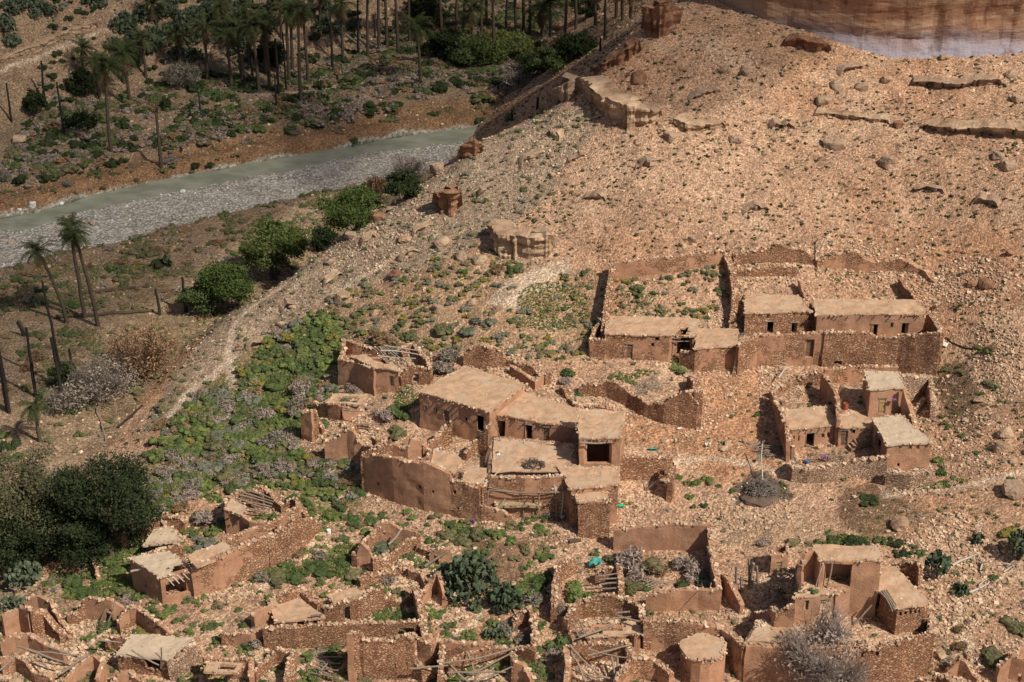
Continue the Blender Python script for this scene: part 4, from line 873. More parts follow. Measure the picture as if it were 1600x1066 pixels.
for x, t, bb in ((1148,885,930),(1156,900,930),(1166,872,922),(1174,880,925),(1180,885,918)): b.beam((x, t, bb), (x + 3, bb, 0.0), .14)
b = Building('ruined_house', 'sloping adobe ruin cut off by the right edge at the bottom right corner', 'ruin', (1580, 1050))
b.wall([(1560,1040,2.0),(1580,1022,2.6),(1615,1035,2.6)], .5, 'adobe', .25, [(1,1590,1596,1050,1066,'hole')]); b.wall([(1580,1022,2.6),(1605,1010,2.0)], .5, 'adobe', .2)
b = Building('ruined_wall', 'crumbled orange stone walls at the bottom right, below the footpath', 'wall', (1500, 1050))
b.wall([(1448,1066,1.6),(1465,1050,2.0),(1485,1058,2.0),(1500,1066,1.4)], .5, 'stone_wall', .6); b.wall([(1510,1018,.8),(1560,1008,.9),(1590,1002,.8)], .5, 'pale_stone_wall', .4)
b.wall([(1480,1040,1.4),(1500,1030,1.8),(1530,1045,1.6)], .5, 'mixed_wall', .6)
# ---------------------------------------------------------------- final ground
for P, _ in PADS:
    c = P.mean(0); Pi = c + (P - c) * .93; m = inpoly(GXX, GYY, Pi)
    if m.any(): GZ[m] = np.minimum(GZ[m], min(float(G(*P[0])), float(G(*P[1]))) + .15)
def bumpE(px, py, rx, ry, h, s=0):
    c = T(px, py); ex = T(px + rx, py); ey = T(px, py - ry); ax = abs(ex[0] - c[0]) + .3; ay = min(abs(ey[1] - c[1]) + .3, 8)
    d = ((GXX - c[0]) / ax) ** 2 + ((GYY - c[1]) / ay) ** 2; GZ[:] += h * np.exp(-d * 1.6) * (1 + .3 * vnoise(GXX, GYY, None, 80 + s))
for e in [(555,690,30,20,.5),(640,880,40,18,.5),(880,640,40,20,.4),(610,600,20,12,.3),(60,1040,40,20,.4),(770,1040,30,20,.5),(940,1050,20,15,.4),(1190,930,35,18,.8),(1200,905,22,10,.5),(1190,768,28,20,.7),(900,1000,15,12,.4),(490,1040,30,15,.5),(705,940,25,20,.4),(1070,665,30,10,.3)]: bumpE(*e)
# soil colours ------------------------------------------------------------
PX, PY = proj(GXX, GYY, GZ)
def blend(c, m, col): return c * (1 - m[..., None]) + np.array(col) * m[..., None]
def softpoly(poly, r=18, amp=22, s=0):
    """irregular-edged patch of ground"""
    nx = PX + amp * fbm(GXX, GYY, 3.5, 4, 90 + s); ny = PY + amp * fbm(GXX, GYY, 3.5, 4, 95 + s)
    return inpoly(nx, ny, poly).astype(float)
soil = np.empty(GZ.shape + (3,)); soil[:] = (.44, .295, .215)
n = fbm(GXX, GYY, 14, 4, 100); soil = blend(soil, sstep(-.1, .5, n), (.50, .35, .26)); soil = blend(soil, sstep(0, .5, -n) * .7, (.45, .275, .185))
n = fbm(GXX, GYY, 5, 4, 104); soil = blend(soil, sstep(.1, .5, n) * .5, (.53, .405, .31))
Z_ORANGE = [(1080,560),(1180,575),(1215,600),(1200,680),(1230,740),(1130,760),(1060,700),(960,690),(930,640),(1090,670)]
Z_ORANGE2 = [(1440,400),(1600,330),(1600,480),(1480,520),(1400,440)]
soil = blend(soil, softpoly(Z_ORANGE) * .7, (.45, .25, .15)); soil = blend(soil, softpoly(Z_ORANGE2, s=3) * .5, (.44, .25, .155))
Z_GREEN = [(540,530),(530,600),(480,640),(470,700),(560,730),(565,790),(500,800),(440,770),(350,765),(250,790),(195,850),(190,790),(215,740),(240,700),(290,640),(340,600),(380,560),(450,510),(500,480),(560,500)]
Z_MID = [(480,490),(560,440),(640,430),(700,380),(780,400),(860,410),(940,430),(925,560),(860,560),(720,545),(670,600),(540,530)]
Z_LEFTDRY = [(350,500),(430,450),(560,350),(640,300),(720,240),(800,200),(900,150),(940,200),(860,300),(760,380),(640,430),(560,440),(470,490),(380,560),(300,630),(220,680),(280,570)]
soil = blend(soil, softpoly(Z_GREEN) * .8, (.24, .22, .12)); soil = blend(soil, softpoly(Z_MID) * .45, (.33, .25, .16)); soil = blend(soil, softpoly(Z_LEFTDRY) * .8, (.335, .28, .225))
hillside_w = GW
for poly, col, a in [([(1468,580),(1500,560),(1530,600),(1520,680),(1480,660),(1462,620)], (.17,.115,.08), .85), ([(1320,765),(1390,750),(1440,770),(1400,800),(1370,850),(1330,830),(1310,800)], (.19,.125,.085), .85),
    ([(1150,750),(1190,735),(1235,765),(1240,785),(1150,785)], (.10,.085,.08), .9), ([(757,746),(893,746),(895,812),(752,815)], (.13,.085,.06), .9), ([(740,840),(860,830),(900,850),(820,880),(790,940),(740,900)], (.2,.125,.085), .8), ([(985,590),(1030,580),(1040,600),(1000,612)], (.24,.2,.17), .8),  # pole shelter patch: brown ground with the shade beneath painted into its colour
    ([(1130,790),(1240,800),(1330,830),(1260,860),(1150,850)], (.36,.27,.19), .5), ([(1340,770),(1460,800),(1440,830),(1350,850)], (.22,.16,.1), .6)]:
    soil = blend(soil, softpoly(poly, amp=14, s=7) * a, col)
dv = 1 - sstep(.2, .8, GW)
vs = np.empty_like(soil); vs[:] = (.37, .265, .185); n = fbm(GXX, GYY, 7, 4, 110); vs = blend(vs, sstep(0, .4, n) * .7, (.42, .32, .23)); vs = blend(vs, sstep(.05, .5, -n) * .5, (.25, .2, .12))
yf, yn, ym, yb = y_far(GXX), y_near(GXX), y_mid(GXX), y_base(GXX)
fb = sstep(0, 1, GYY - yf); n2 = fbm(GXX, GYY, 5, 4, 115)
vs = blend(vs, fb * (1 - sstep(4, 9, GYY - yf + 3 * n2)) * .9, (.34, .20, .115)); vs = blend(vs, fb * sstep(8, 14, GYY - yf) * sstep(-.1, .4, n2) * .5, (.24, .2, .13))
vs = blend(vs, sstep(0, 6, GYY - yb) * .8, (.38, .27, .195))
ingr = ((GYY < yf + .4) & (GYY > yn - .5)).astype(float); vs = blend(vs, ingr, (.56, .53, .50)); vs = blend(vs, ingr * sstep(.1, .5, fbm(GXX * .5, GYY * 2, 4, 3, 117)) * .6, (.42, .39, .36))
vs = blend(vs, ((GYY > ym) & (GYY < yf)).astype(float), (.22, .23, .19))
vs = vs * np.array([.78, .82, .84]); soil = soil * (1 - dv[..., None]) + vs * dv[..., None]
# footpaths worn into the soil
def pathmask(pxs, w, s=0):
    q = np.array([T(*p)[:2] for p in pxs]); q2 = [q[0]]
    for a, b in zip(q[:-1], q[1:]):
        for t in np.linspace(0, 1, 5)[1:]: q2.append(a * (1 - t) + b * t)
    m = np.full(GXX.shape, 1e9)
    for a, b in zip(q2[:-1], q2[1:]):
        e = b - a; L = e @ e + 1e-9; t = np.clip(((GXX - a[0]) * e[0] + (GYY - a[1]) * e[1]) / L, 0, 1)
        m = np.minimum(m, np.hypot(GXX - a[0] - t * e[0], GYY - a[1] - t * e[1]))
    return 1 - sstep(w * .5, w * 1.1, m + .5 * w * fbm(GXX, GYY, 1.5, 2, 120 + s))
PATHS = [([(500,405),(455,435),(415,465),(385,485),(368,505),(358,530),(358,560),(362,590),(370,625),(366,660)], .55), ([(365,560),(330,590),(310,600),(290,620),(262,655)], .6), ([(500,470),(540,450),(580,425),(620,400)], .5),
    ([(860,450),(800,440),(770,470),(790,480)], .8), ([(1240,745),(1180,725),(1110,715),(1060,720)], .5), ([(1385,775),(1440,765),(1510,760),(1600,735)], .55), ([(1495,940),(1505,990),(1512,1020),(1500,1060)], .9), ([(755,950),(740,975),(710,990)], .6), 
    ([(400,150),(500,140),(580,125),(660,120)], .8), ([(0,112),(60,92),(110,68),(150,52),(230,24)], .4), ([(800,470),(830,430),(880,420)], 1.2), ([(440,900),(410,915),(380,930)], .7)]
pathm = np.zeros_like(GZ)
for i, (p, w) in enumerate(PATHS): pathm = np.maximum(pathm, pathmask(p, w, i))
soil = soil * np.array([.88, .82, .755]); soil = blend(soil, pathm * .75, (.53, .425, .325)); soil = blend(soil, TERR * (GYY < 178) * .85, (.46, .31, .215))
soil = np.clip(soil, 0.02, 1)
# sheets (they share their border vertices) -------------------------------
cx = (GXX[:-1, :-1] + GXX[1:, 1:]) / 2; cy = (GYY[:-1, :-1] + GYY[1:, 1:]) / 2; cw = GW[:-1, :-1]
river = (cy < y_far(cx) + .3) & (cy > y_near(cx) - .3) & (cw < .5); farh = (cy > y_base(cx) + 1) & (cw < .5)
cls = np.where(river, 1, np.where(farh, 3, np.where(cw > .5, 0, 2)))
idx = np.arange(GZ.size).reshape(GZ.shape); quads = np.stack([idx[:-1, :-1], idx[:-1, 1:], idx[1:, 1:], idx[1:, :-1]], -1)
for k, (nm, mt) in enumerate([('hillside', 'soil'), ('river_bed', 'gravel'), ('valley_floor', 'soil'), ('far_hillside', 'soil')]):
    q = quads[cls == k]; u, inv = np.unique(q, return_inverse=True); inv = inv.reshape(-1)
    me = bpy.data.meshes.new(nm); me.vertices.add(len(u)); co = np.stack([GXX.ravel()[u], GYY.ravel()[u], GZ.ravel()[u]], -1)
    me.vertices.foreach_set('co', co.astype(np.float32).ravel()); me.loops.add(len(inv)); me.loops.foreach_set('vertex_index', inv.astype(np.int32))
    me.polygons.add(len(q)); me.polygons.foreach_set('loop_start', (np.arange(len(q)) * 4).astype(np.int32)); me.polygons.foreach_set('loop_total', np.full(len(q), 4, np.int32))
    me.polygons.foreach_set('use_smooth', np.ones(len(q), bool))
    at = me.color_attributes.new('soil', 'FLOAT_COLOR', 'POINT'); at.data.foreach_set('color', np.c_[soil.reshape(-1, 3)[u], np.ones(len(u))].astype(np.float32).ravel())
    me.materials.append(MATS[mt]); me.update(calc_edges=True); o = bpy.data.objects.new(nm, me); COL.objects.link(o); o['kind'] = 'structure'
    o['label'] = ['dry stony slope that carries the village', 'pale grey gravel bed of the river', 'sandy flats on both sides of the river', 'rocky slope beyond the river'][k]
# coarse ground all around
def ring_ground():
    xs = np.r_[np.linspace(-900, -92, 26), np.linspace(-92, 91.6, 30)[1:-1], np.linspace(91.6, 900, 26)]; ys = np.r_[np.linspace(-400, 118, 18), np.linspace(118, 351.7, 36)[1:-1], np.linspace(351.7, 1500, 36)]
    X, Y = np.meshgrid(xs, ys); Zin = G(X, Y); out = np.maximum(np.maximum(np.abs(X) - 92, 0), np.maximum(118 - Y, Y - 351.7))
    Z = Zin + np.where(Y > 351, np.minimum((Y - 351) * .45, 170), 0) + np.where((X > 92), np.minimum((X - 92) * .4, 90), 0) * sstep(130, 260, Y) + 6 * fbm(X, Y, 60, 4, 130) * sstep(0, 60, out)
    Z = np.where(Y < 118, Zin - 2 * sstep(0, 20, 118 - Y), Z)
    inside = (np.abs(X + .2) < 91.7) & (Y > 118.1) & (Y < 351.6)
    i = np.arange(X.size).reshape(X.shape); q = np.stack([i[:-1, :-1], i[:-1, 1:], i[1:, 1:], i[1:, :-1]], -1)
    ins = (X[:-1, :-1] >= -92.1) & (X[1:, 1:] <= 91.7) & (Y[:-1, :-1] >= 117.9) & (Y[1:, 1:] <= 351.8)
    mb = MB(); mb.add(np.stack([X, Y, Z - .02], -1).reshape(-1, 3), q[~ins], '', smooth=True); return mb
soil_mat('outer_soil', False, (.40, .29, .21)); o = ring_ground().build('terrain', 'outer_soil'); o['kind'] = 'structure'
# water
mb = MB(); xs = np.linspace(-120, 120, 300); a = np.stack([xs, y_mid(xs) - 1.5, np.full(300, -.34)], -1); c = np.stack([xs, y_far(xs) + 1.2, np.full(300, -.34)], -1)
mb.add(np.vstack([a, c]), [[i, i + 1, 301 + i, 300 + i] for i in range(299)], 'river_water', smooth=True); o = mb.build('river', 'river_water'); o['kind'] = 'structure'
# cliff --------------------------------------------------------------------
cl = [(1085,-10,34.5),(1120,4,34),(1165,20,33.6),(1200,36,33),(1250,48,32.4),(1300,66,31.6),(1345,80,31),(1400,86,30.8),(1500,86,30.8),(1600,78,31.4),(1720,70,32)]
L = np.array([T(a, b)[:2] if b > 0 else W(a, b, z)[:2] for a, b, z in cl]); L = np.vstack([L[0] + [-1, 12], L]); L = np.vstack([L, L[-1] + [40, -6], L[-1] + [120, 10]])
s = np.r_[0, np.cumsum(np.linalg.norm(np.diff(L, axis=0), axis=1))]; ss = np.linspace(0, s[-1], 260); X = np.interp(ss, s, L[:, 0]); Y = np.interp(ss, s, L[:, 1]); zz = np.linspace(0, 1, 46)
S, ZZ = np.meshgrid(ss, zz); z0 = G(X, Y) - 2.5; Z = z0[None] + ZZ * 17
strat = np.interp(Z, [28, 31, 32.2, 33.5, 35, 37, 39, 44, 60], [-1.2, -.6, .2, .9, .6, .75, .2, -.4, -1.5])
d = strat - .7 * fbm(S, Z * .6, 9, 4, 140) - .5 * np.abs(vnoise(S / 3.2, Z / 25, None, 141)) - .12 * vnoise(S / 1., Z / .5, None, 142)
mb = MB(); top = np.stack([np.broadcast_to(X, Z.shape), Y[None] + d, Z], -1); back = top[-1] + [70, 30, 3]
mb.add(np.vstack([top.reshape(-1, 3), back]), [[r * 260 + i, r * 260 + i + 1, (r + 1) * 260 + i + 1, (r + 1) * 260 + i] for r in range(45) for i in range(259)] + [[45 * 260 + i, 45 * 260 + i + 1, 46 * 260 + i + 1, 46 * 260 + i] for i in range(259)], 'cliff_rock', smooth=False)
o = mb.build('cliff', 'cliff_rock'); o['kind'] = 'structure'

# ---------------------------------------------------------------- rock outcrops and boulders
LM = [('walled shrub yard', 1040, 460), ('long stone wall', 1300, 550), ('compound with the stairs', 1330, 660), ('largest house', 780, 690), ('long narrow ruin', 350, 880), ('ruined house with caved-in roof', 600, 590), ('large prickly pear clump', 725, 890),
      ('overgrown adobe-walled yard', 1060, 880), ('open-porch house', 1340, 930), ('cliff foot', 1400, 110), ('flat-topped rock ledge', 990, 170), ('split rock outcrop', 820, 385), ('footpath bend', 360, 530), ('dark leafy tree', 165, 790), ('pair of palms by the river', 130, 430),
      ('round green tree', 430, 375), ('two-tone gravel bar', 350, 300), ('bright green thicket', 770, 70), ('far bank palm grove', 230, 130), ('straight ruin wall with doorways', 530, 985), ('rounded tower', 1099, 1010), ('rubble slope at the right edge', 1560, 600), ('lower left ruins', 100, 980), ('peaked retaining wall', 1060, 640), ('bare brown tree', 225, 540), ('river bend', 700, 210), ('middle of the far bank', 480, 150), ('small prickly pear trees', 1460, 880), ('ridge crest', 620, 320), ('middle of the bare slope', 1150, 300)]
def where(px, py):
    d = sorted((((px - a) / 1.3) ** 2 + (py - b) ** 2, n, a, b) for n, a, b in LM)[0]; _, n, a, b = d
    dx, dy = px - a, py - b
    if math.hypot(dx, dy) < 28: r = 'close by'
    elif abs(dx) > 1.6 * abs(dy): r = 'right of' if dx > 0 else 'left of'
    elif abs(dy) > 1.6 * abs(dx): r = 'below' if dy > 0 else 'above'
    else: r = ('lower ' if dy > 0 else 'upper ') + ('right of' if dx > 0 else 'left of')
    return f'{r} the {n}'
def ledge(label, pts, depth, mat='rock', ncol=1.3, name='rock_outcrop', over=.25):
    """rock face with a flat top running back into the slope; pts (px, base_py, height)"""
    Q = np.array([list(T(a, b)) + [h] for a, b, h in pts]); sg = np.r_[0, np.cumsum(np.linalg.norm(np.diff(Q[:, :2], axis=0), axis=1))]; n = max(8, int(sg[-1] / .22)); s_ = np.linspace(0, sg[-1], n)
    X, Y, Z, H_ = [np.interp(s_, sg, Q[:, i]) for i in range(4)]; tx, ty = np.gradient(X), np.gradient(Y); l = np.hypot(tx, ty) + 1e-9; nx, ny = ty / l, -tx / l
    sd = Q[0, 0]; colr = np.interp(s_, np.arange(0, sg[-1] + ncol, ncol), rng.uniform(-.5, .6, len(np.arange(0, sg[-1] + ncol, ncol)))); colr = np.round(colr * 3) / 3 + .25 * vnoise(s_ * 2.2, s_ * 0 + sd); crack = -.45 * (np.abs(vnoise(s_ / ncol * 1.1, s_ * 0 + sd + 5)) < .12)
    H_ = H_ * (1 + .16 * np.round(vnoise(s_ / 1.7, s_ * 0 + sd + 9) * 3) / 3); H_[0] *= .25; H_[-1] *= .25; nz = 12; rows = []
    for k in range(nz + 1):
        f = k / nz; zz = Z - .6 + (H_ + .6) * f; d = colr * .55 + crack + over * f ** 3 + .3 * vnoise(s_ / 1.5, zz / .5, None, 201) + .15 * vnoise(s_ / .5, zz / .25, None, 202) - .25 * (1 - f)
        rows.append(np.stack([X + nx * d, Y + ny * d, zz], -1))
    for k, f in enumerate((.06, .25, .5, .75, 1.0)):
        d = colr * .55 * (1 - f) + over * (1 - f) - depth * f; zz = Z + H_ * (1 if f < .9 else .35) + .12 * vnoise(s_ / .8, s_ * 0 + f * 9, None, 203) + .05; xx = X + nx * d; yy = Y + ny * d
        if f > .9: zz = G(xx, yy) - .3
        rows.append(np.stack([xx, yy, zz], -1))
    V = np.array(rows); m_, n_ = V.shape[:2]; mb = MB(); mb.add(V.reshape(-1, 3), [[r * n_ + i, r * n_ + i + 1, (r + 1) * n_ + i + 1, (r + 1) * n_ + i] for r in range(m_ - 1) for i in range(n_ - 1)], mat)
    mb.add(np.vstack([V[:, 0], [V[-1, 0] * [1, 1, 0] + [0, 0, V[0, 0, 2]]]]), [list(range(m_ + 1))], mat); mb.add(np.vstack([V[:, -1], [V[-1, -1] * [1, 1, 0] + [0, 0, V[0, -1, 2]]]]), [list(range(m_ + 1))[::-1]], mat)
    o = mb.build(name, mat, None, Q[0, :3]); tag(o, label, 'rock', px=(np.mean([p[0] for p in pts]), np.mean([p[1] for p in pts]))); return o
def outcrop(label, px, py, blocks, mat='rock', name='rock_outcrop'):
    """blocks: (px, base_py, width_px, height_m, depth_m)"""
    mb = MB(); c0 = T(px, py)
    for i, (bx, by, w, h, dpt) in enumerate(blocks):
        p = T(bx, by); q = T(bx + w / 2, by); wm = max(abs(q[0] - p[0]), .3)
        boulder(mb, (p[0], p[1] + dpt / 2, p[2] + h * .42), (wm, dpt / 2 + .01, h * .62), mat, 4, seed=int(bx + by) % 97, rough=.3, blocky=.55)
    o = mb.build(name, mat, None, c0); tag(o, label, 'rock', px=(px, py)); return o
ledge('large flat-topped rock ledge with a dark vertical face on the ridge', [(903,140,1.6),(918,158,2.6),(935,172,2.8),(950,190,3.4),(978,206,3.6),(1005,200,2.6),(1035,186,1.4)], 4.0)
ledge('flat slab of rock just right of the flat-topped ledge', [(1052,192,.8),(1075,208,1.2),(1104,206,1.0),(1128,196,.6)], 3.0)
ledge('dark red rock pillar at the top of the ridge, against the trees', [(1004,52,2.5),(1010,60,4.5),(1030,62,5.5),(1046,54,4.0),(1058,44,2.5)], 3.0, 'red_rock', ncol=.9, over=.5)
ledge('reddish jagged rocks stepping down the crest under the rock pillar', [(930,118,.8),(945,112,1.2),(962,102,1.5),(982,96,1.8),(1000,84,2.2)], 2.0, 'red_rock', ncol=.8, over=.4)
ledge('brown rock mass on the crest left of the flat-topped ledge', [(858,166,1.6),(872,164,2.4),(890,156,2.6),(902,142,2.0)], 2.5, 'brown_rock')
ledge('split rock outcrop with a flat pale top and dark cracked faces above the village', [(766,362,1.6),(770,384,2.2),(776,400,3.0),(800,408,3.2),(832,408,3.2),(858,404,3.0),(864,392,1.6)], 3.4, ncol=1.6)
ledge('red-brown overhanging rock on the slope above the footpath', [(684,322,2.0),(690,334,3.0),(706,338,3.4),(718,326,2.4)], 2.6, 'red_rock', over=.7)
ledge('red-brown rock leaning over the ridge line by the river', [(720,248,1.2),(727,248,2.0),(742,242,2.2),(752,236,1.2)], 2.0, 'red_rock', over=.5)
ledge('pale rock ledge slanting across the far slope at the upper left', [(-20,108,.8),(30,90,1.0),(75,74,1.2),(115,56,1.2),(152,44,.8)], 2.5, 'rock')
outcrop('pale rounded rock on the ridge line beside the bare grey bush', 680, 272, [(682,276,28,1.8,2)], 'brown_rock')
ledge('low dark-shadowed rock shelf high on the right slope', [(1424,132,.6),(1450,134,.9),(1490,138,1.0),(1530,136,1.1),(1560,130,.7)], 2.0, 'brown_rock', over=.8)
ledge('white rock band along the right slope, left half', [(1272,178,.3),(1310,186,.6),(1350,190,.6),(1390,194,.5)], 2.0)
ledge('long pale rock shelf with a shadowed underside at the right edge', [(1445,196,.4),(1470,204,.8),(1520,208,1.1),(1570,214,1.4),(1615,212,1.2)], 3.0, over=1.0)
ledge('dark rocky hump at the left foot of the cliff', [(1225,70,.8),(1245,78,1.8),(1275,82,1.8),(1295,78,.8)], 2.5, 'red_rock', over=.8)
for i, (a, b, w) in enumerate([(600,335,30),(575,380,26),(660,360,30),(520,440,30),(640,400,24),(760,300,30),(830,250,36),(450,480,24),(540,470,24),(900,250,30),(1010,260,40),(1100,150,50),(1220,200,40),(1330,110,40),(1450,300,50),(1180,330,40),(1540,320,44),(400,540,24),(930,310,36),(865,215,26)]):
    sk = random.uniform(-.35, .35) if a > 850 else -.7; k_ = 5
    ledge('low weathered rock ledge ' + where(a, b), [(a - w / 2 + w * q / (k_ - 1), b + sk * w * (q / (k_ - 1) - .5) + random.uniform(-2, 2), random.uniform(.35, .95) * (1 if 0 < q < 4 else .4)) for q in range(k_)], random.uniform(.8, 2.0), random.choice(['rock', 'brown_rock', 'brown_rock']), ncol=.7, over=random.uniform(.1, .5))
BOULD = [(1305,235,42,'large square boulder with a dark left face'),(1388,262,36,'tall slanted boulder low on the bare slope'),(1403,200,20,'upright reddish boulder'),(1290,165,30,'shadowed boulder'),(1305,140,24,'boulder'),(1345,142,26,'rounded boulder'),(1385,130,24,'pale boulder'),(1130,115,24,'dark boulder'),(1165,118,24,'dark boulder'),(1000,128,30,'reddish boulder'),(945,140,14,'tan boulder'),(960,142,14,'tan boulder'),(1048,222,32,'grey boulder'),(1150,225,28,'flat dark boulder'),(1180,232,12,'thin upright stone'),(1068,388,16,'leaning pale boulder'),(1082,380,20,'boulder'),(848,295,18,'dark small boulder'),
 (617,435,26,'pointed red-brown boulder'),(690,388,30,'pale flat-topped boulder'),(632,380,26,'tan boulder on the crest'),(720,408,26,'grey boulder'),(750,412,26,'tan boulder'),(685,488,24,'upright hollowed boulder'),(737,478,20,'upright block-shaped boulder'),(776,488,20,'upright boulder'),(510,500,16,'pale boulder in green scrub'),(586,492,16,'small pale upright boulder'),(438,510,14,'slim pale boulder'),(590,345,30,'reddish boulder on the crest'),(548,372,22,'dark boulder on the crest'),(515,415,22,'dark boulder on the crest'),(485,392,22,'tan boulder above the path'),(464,405,18,'tan boulder above the path'),
 (1405,828,36,'broad tan boulder in the scrub'),(1572,685,32,'large tan boulder'),(1565,705,34,'large tan boulder'),(1585,780,44,'big rounded boulder at the right edge'),(1540,452,26,'pale paired boulder'),(1520,450,22,'pale paired boulder'),(1580,400,20,'reddish upright boulder'),(1530,630,20,'tan boulder'),(1575,265,34,'rounded boulder'),(1560,250,24,'rounded boulder'),(1478,95,20,'boulder under the cliff'),(1580,120,24,'dark boulder'),(1590,160,26,'dark boulder'),
 (185,110,24,'pale boulder'),(145,190,22,'tan boulder'),(30,225,24,'pale round boulder'),(585,108,14,'orange boulder by the far bank path'),(1515,975,16,'small boulder'),(1360,105,14,'small boulder'),(1066,345,12,'small pale boulder')]
def one_boulder(px, py, w, label, mat=None, grp=None):
    p = T(px, py); wm = w / 2 * (p[1] * CP + (CAM_H - p[2]) * SP) / F; sd = (px * 7 + py) % 89
    mb = MB(); boulder(mb, (p[0], p[1] + wm * .4, p[2] + wm * .35), (wm, wm * random.uniform(.7, 1), wm * random.uniform(.6, .85)), mat or random.choice(['rock', 'brown_rock', 'brown_rock']), 3 if w > 14 else 2, sd, .35, .5)
    o = mb.build('boulder', mat or 'brown_rock', None, p); tag(o, label, 'boulder', grp, px=(px, py)); return o
for i, (px, py, w, l) in enumerate(BOULD): one_boulder(px, py, w, l + ' ' + where(px, py), 'red_rock' if 'red' in l else ('rock' if 'pale' in l or 'tan' in l else 'brown_rock'))
for px, py, w in ((50,325,18),(96,320,10),(30,330,10),(285,302,12),(250,298,6),(180,318,6)): one_boulder(px, py, w, f'white boulder {"at the water edge" if px != 50 else "and biggest"} ' + where(px, py), 'cushion')
# random boulders: one mesh per template, copies share it
tmpl = []
for i in range(8):
    mb = MB(); boulder(mb, (0, 0, .28), (1, .85, .7), '', 2, i * 11 + 3, .4, .55)
    ob_ = mb.build('boulder', random.choice(['brown_rock', 'rock'])); tmpl.append(ob_.data); bpy.data.objects.remove(ob_)
def scatter(nmax, zone=None, seed=1, xr=(-80, 82), yr=(122, 345)):
    g = np.random.default_rng(seed); x = g.uniform(*xr, nmax); y = g.uniform(*yr, nmax); z = G(x, y); px, py = proj(x, y, z)
    k = (px > -40) & (px < 1640) & (py > -40) & (py < 1110); x, y, z, px, py = x[k], y[k], z[k], px[k], py[k]
    bld = sample(BLD, x, y) > .3; k = ~bld
    return x[k], y[k], z[k], px[k], py[k], g
BLD = np.zeros_like(GZ)
for P, _ in PADS: BLD[inpoly(GXX, GYY, P)] = 1
x, y, z, px, py, g = scatter(9000, seed=5); w = sample(GW, x, y); pr = np.where(w > .5, .05, .02) * (1 + 3 * ((px > 1380) & (py > 380)) + 2 * inpoly(px, py, Z_LEFTDRY)) * (1 + 1.5 * np.clip(vnoise(x / 8, y / 8, None, 150), 0, 1)); sel = g.uniform(0, 1, len(x)) < pr; sel &= sample(pathm, x, y) < .2
for i in np.where(sel)[0][:230]:
    o = bpy.data.objects.new('boulder', tmpl[i % 8]); COL.objects.link(o); s = .22 + .5 * g.uniform() ** 2.5; o.location = (x[i], y[i], z[i]); o.scale = (s, s * g.uniform(.7, 1), s * g.uniform(.6, 1)); o.rotation_euler = (g.normal(0, .2), g.normal(0, .2), g.uniform(0, 6.28))
    tag(o, ('small rough boulder ' if s < .45 else 'mid-sized rough boulder ') + where(px[i], py[i]), 'boulder', px=(px[i], py[i]))
# loose stones -------------------------------------------------------------
mb = MB(); x, y, z, px, py, g = scatter(230000, seed=9); w = sample(GW, x, y); cl_ = np.clip(.55 + .9 * fbm(x, y, 4, 3, 160), 0.1, 1.6)
pr = np.where(w > .5, np.where(py > 540, .34, .6), .22) * cl_; pr *= 1 - .55 * inpoly(px, py, Z_GREEN); pr *= np.where(inpoly(px, py, Z_LEFTDRY), 1.5, 1); pr *= 1 - sample(pathm, x, y); pr *= 1 - .85 * sample(TERR, x, y); rv = (y < y_far(x)) & (y > y_near(x)) & (w < .5); pr[rv] = 0
sel = g.uniform(0, 1, len(x)) < pr; sz = (.035 + .2 * g.uniform(0, 1, len(x)) ** 4) * np.where((px > 1400) & (py > 380), 1.3, 1) * np.where(w > .5, 1, 1.25)
lf = inpoly(px, py, Z_LEFTDRY); rocks(mb, np.c_[x, y, z + .02][sel & ~lf], sz[sel & ~lf]); rocks(mb, np.c_[x, y, z + .02][sel & lf], sz[sel & lf], 'scree'); print('stones', sel.sum())
# rubble spilled along ruined walls
for a, c, r in RUB:
    L_ = np.linalg.norm(c[:2] - a[:2]); k = int(L_ * 32 * min(r * 1.6, 1.2)) + 4; t = rng.uniform(0, 1, k)[:, None]; q = a[:2] * (1 - t) + c[:2] * t + rng.normal(0, .5 + .9 * r, (k, 2)); rocks(mb, np.c_[q, G(q[:, 0], q[:, 1]) + .03], rng.uniform(.05, .19, k) * (1 + .3 * r))
RE = [(350,925,60,16,300),(560,700,45,28,500),(620,890,70,30,700),(900,650,60,30,600),(1130,575,70,14,400),(1250,740,50,10,120),(1420,760,50,14,350),(1200,610,18,50,300),(1120,620,40,40,200),(1100,700,60,30,200),(880,835,60,20,250),(700,940,45,40,600),(1190,930,60,30,700),(160,1000,80,40,700),(60,1050,80,20,400),
      (600,960,40,25,450),(420,1040,50,30,500),(760,1040,60,28,400),(930,960,60,20,400),(940,1050,60,20,400),(1180,960,40,20,350),(1000,780,40,15,250),(1520,440,60,40,700),(1450,480,20,40,250),(1560,560,40,80,700),(1520,700,60,60,500),(1170,800,80,30,350),(960,810,60,14,200),(480,850,40,25,350),(540,640,40,30,400),(800,560,60,20,350),(1320,390,70,14,300),(1165,440,20,30,120),(1120,500,20,20,120),(1060,570,40,10,120),(830,700,40,20,30),(700,710,30,14,160),(1300,500,20,10,100),(640,310,80,60,400),(560,390,80,40,500),(860,230,60,60,300),(120,140,100,60,500),(210,170,80,50,400),(100,60,120,60,700),(400,70,120,50,500),(560,60,60,40,300),(520,60,80,50,300),(360,890,20,10,60),(260,835,50,15,200),(1485,900,80,100,900)]
for cx_, cy_, rx, ry, k in RE:
    for q in range(2 if cy_ > 840 else 1):
        a = rng.uniform(0, 6.28, k); r = np.sqrt(rng.uniform(0, 1, k)); ppx = cx_ + rx * r * np.cos(a); ppy = cy_ + ry * r * np.sin(a)
        P = np.array([T(u, v) for u, v in zip(ppx, ppy)]); rocks(mb, P + [0, 0, .03], rng.uniform(.04, .2, k) * (1.25 if cy_ > 840 else 1))
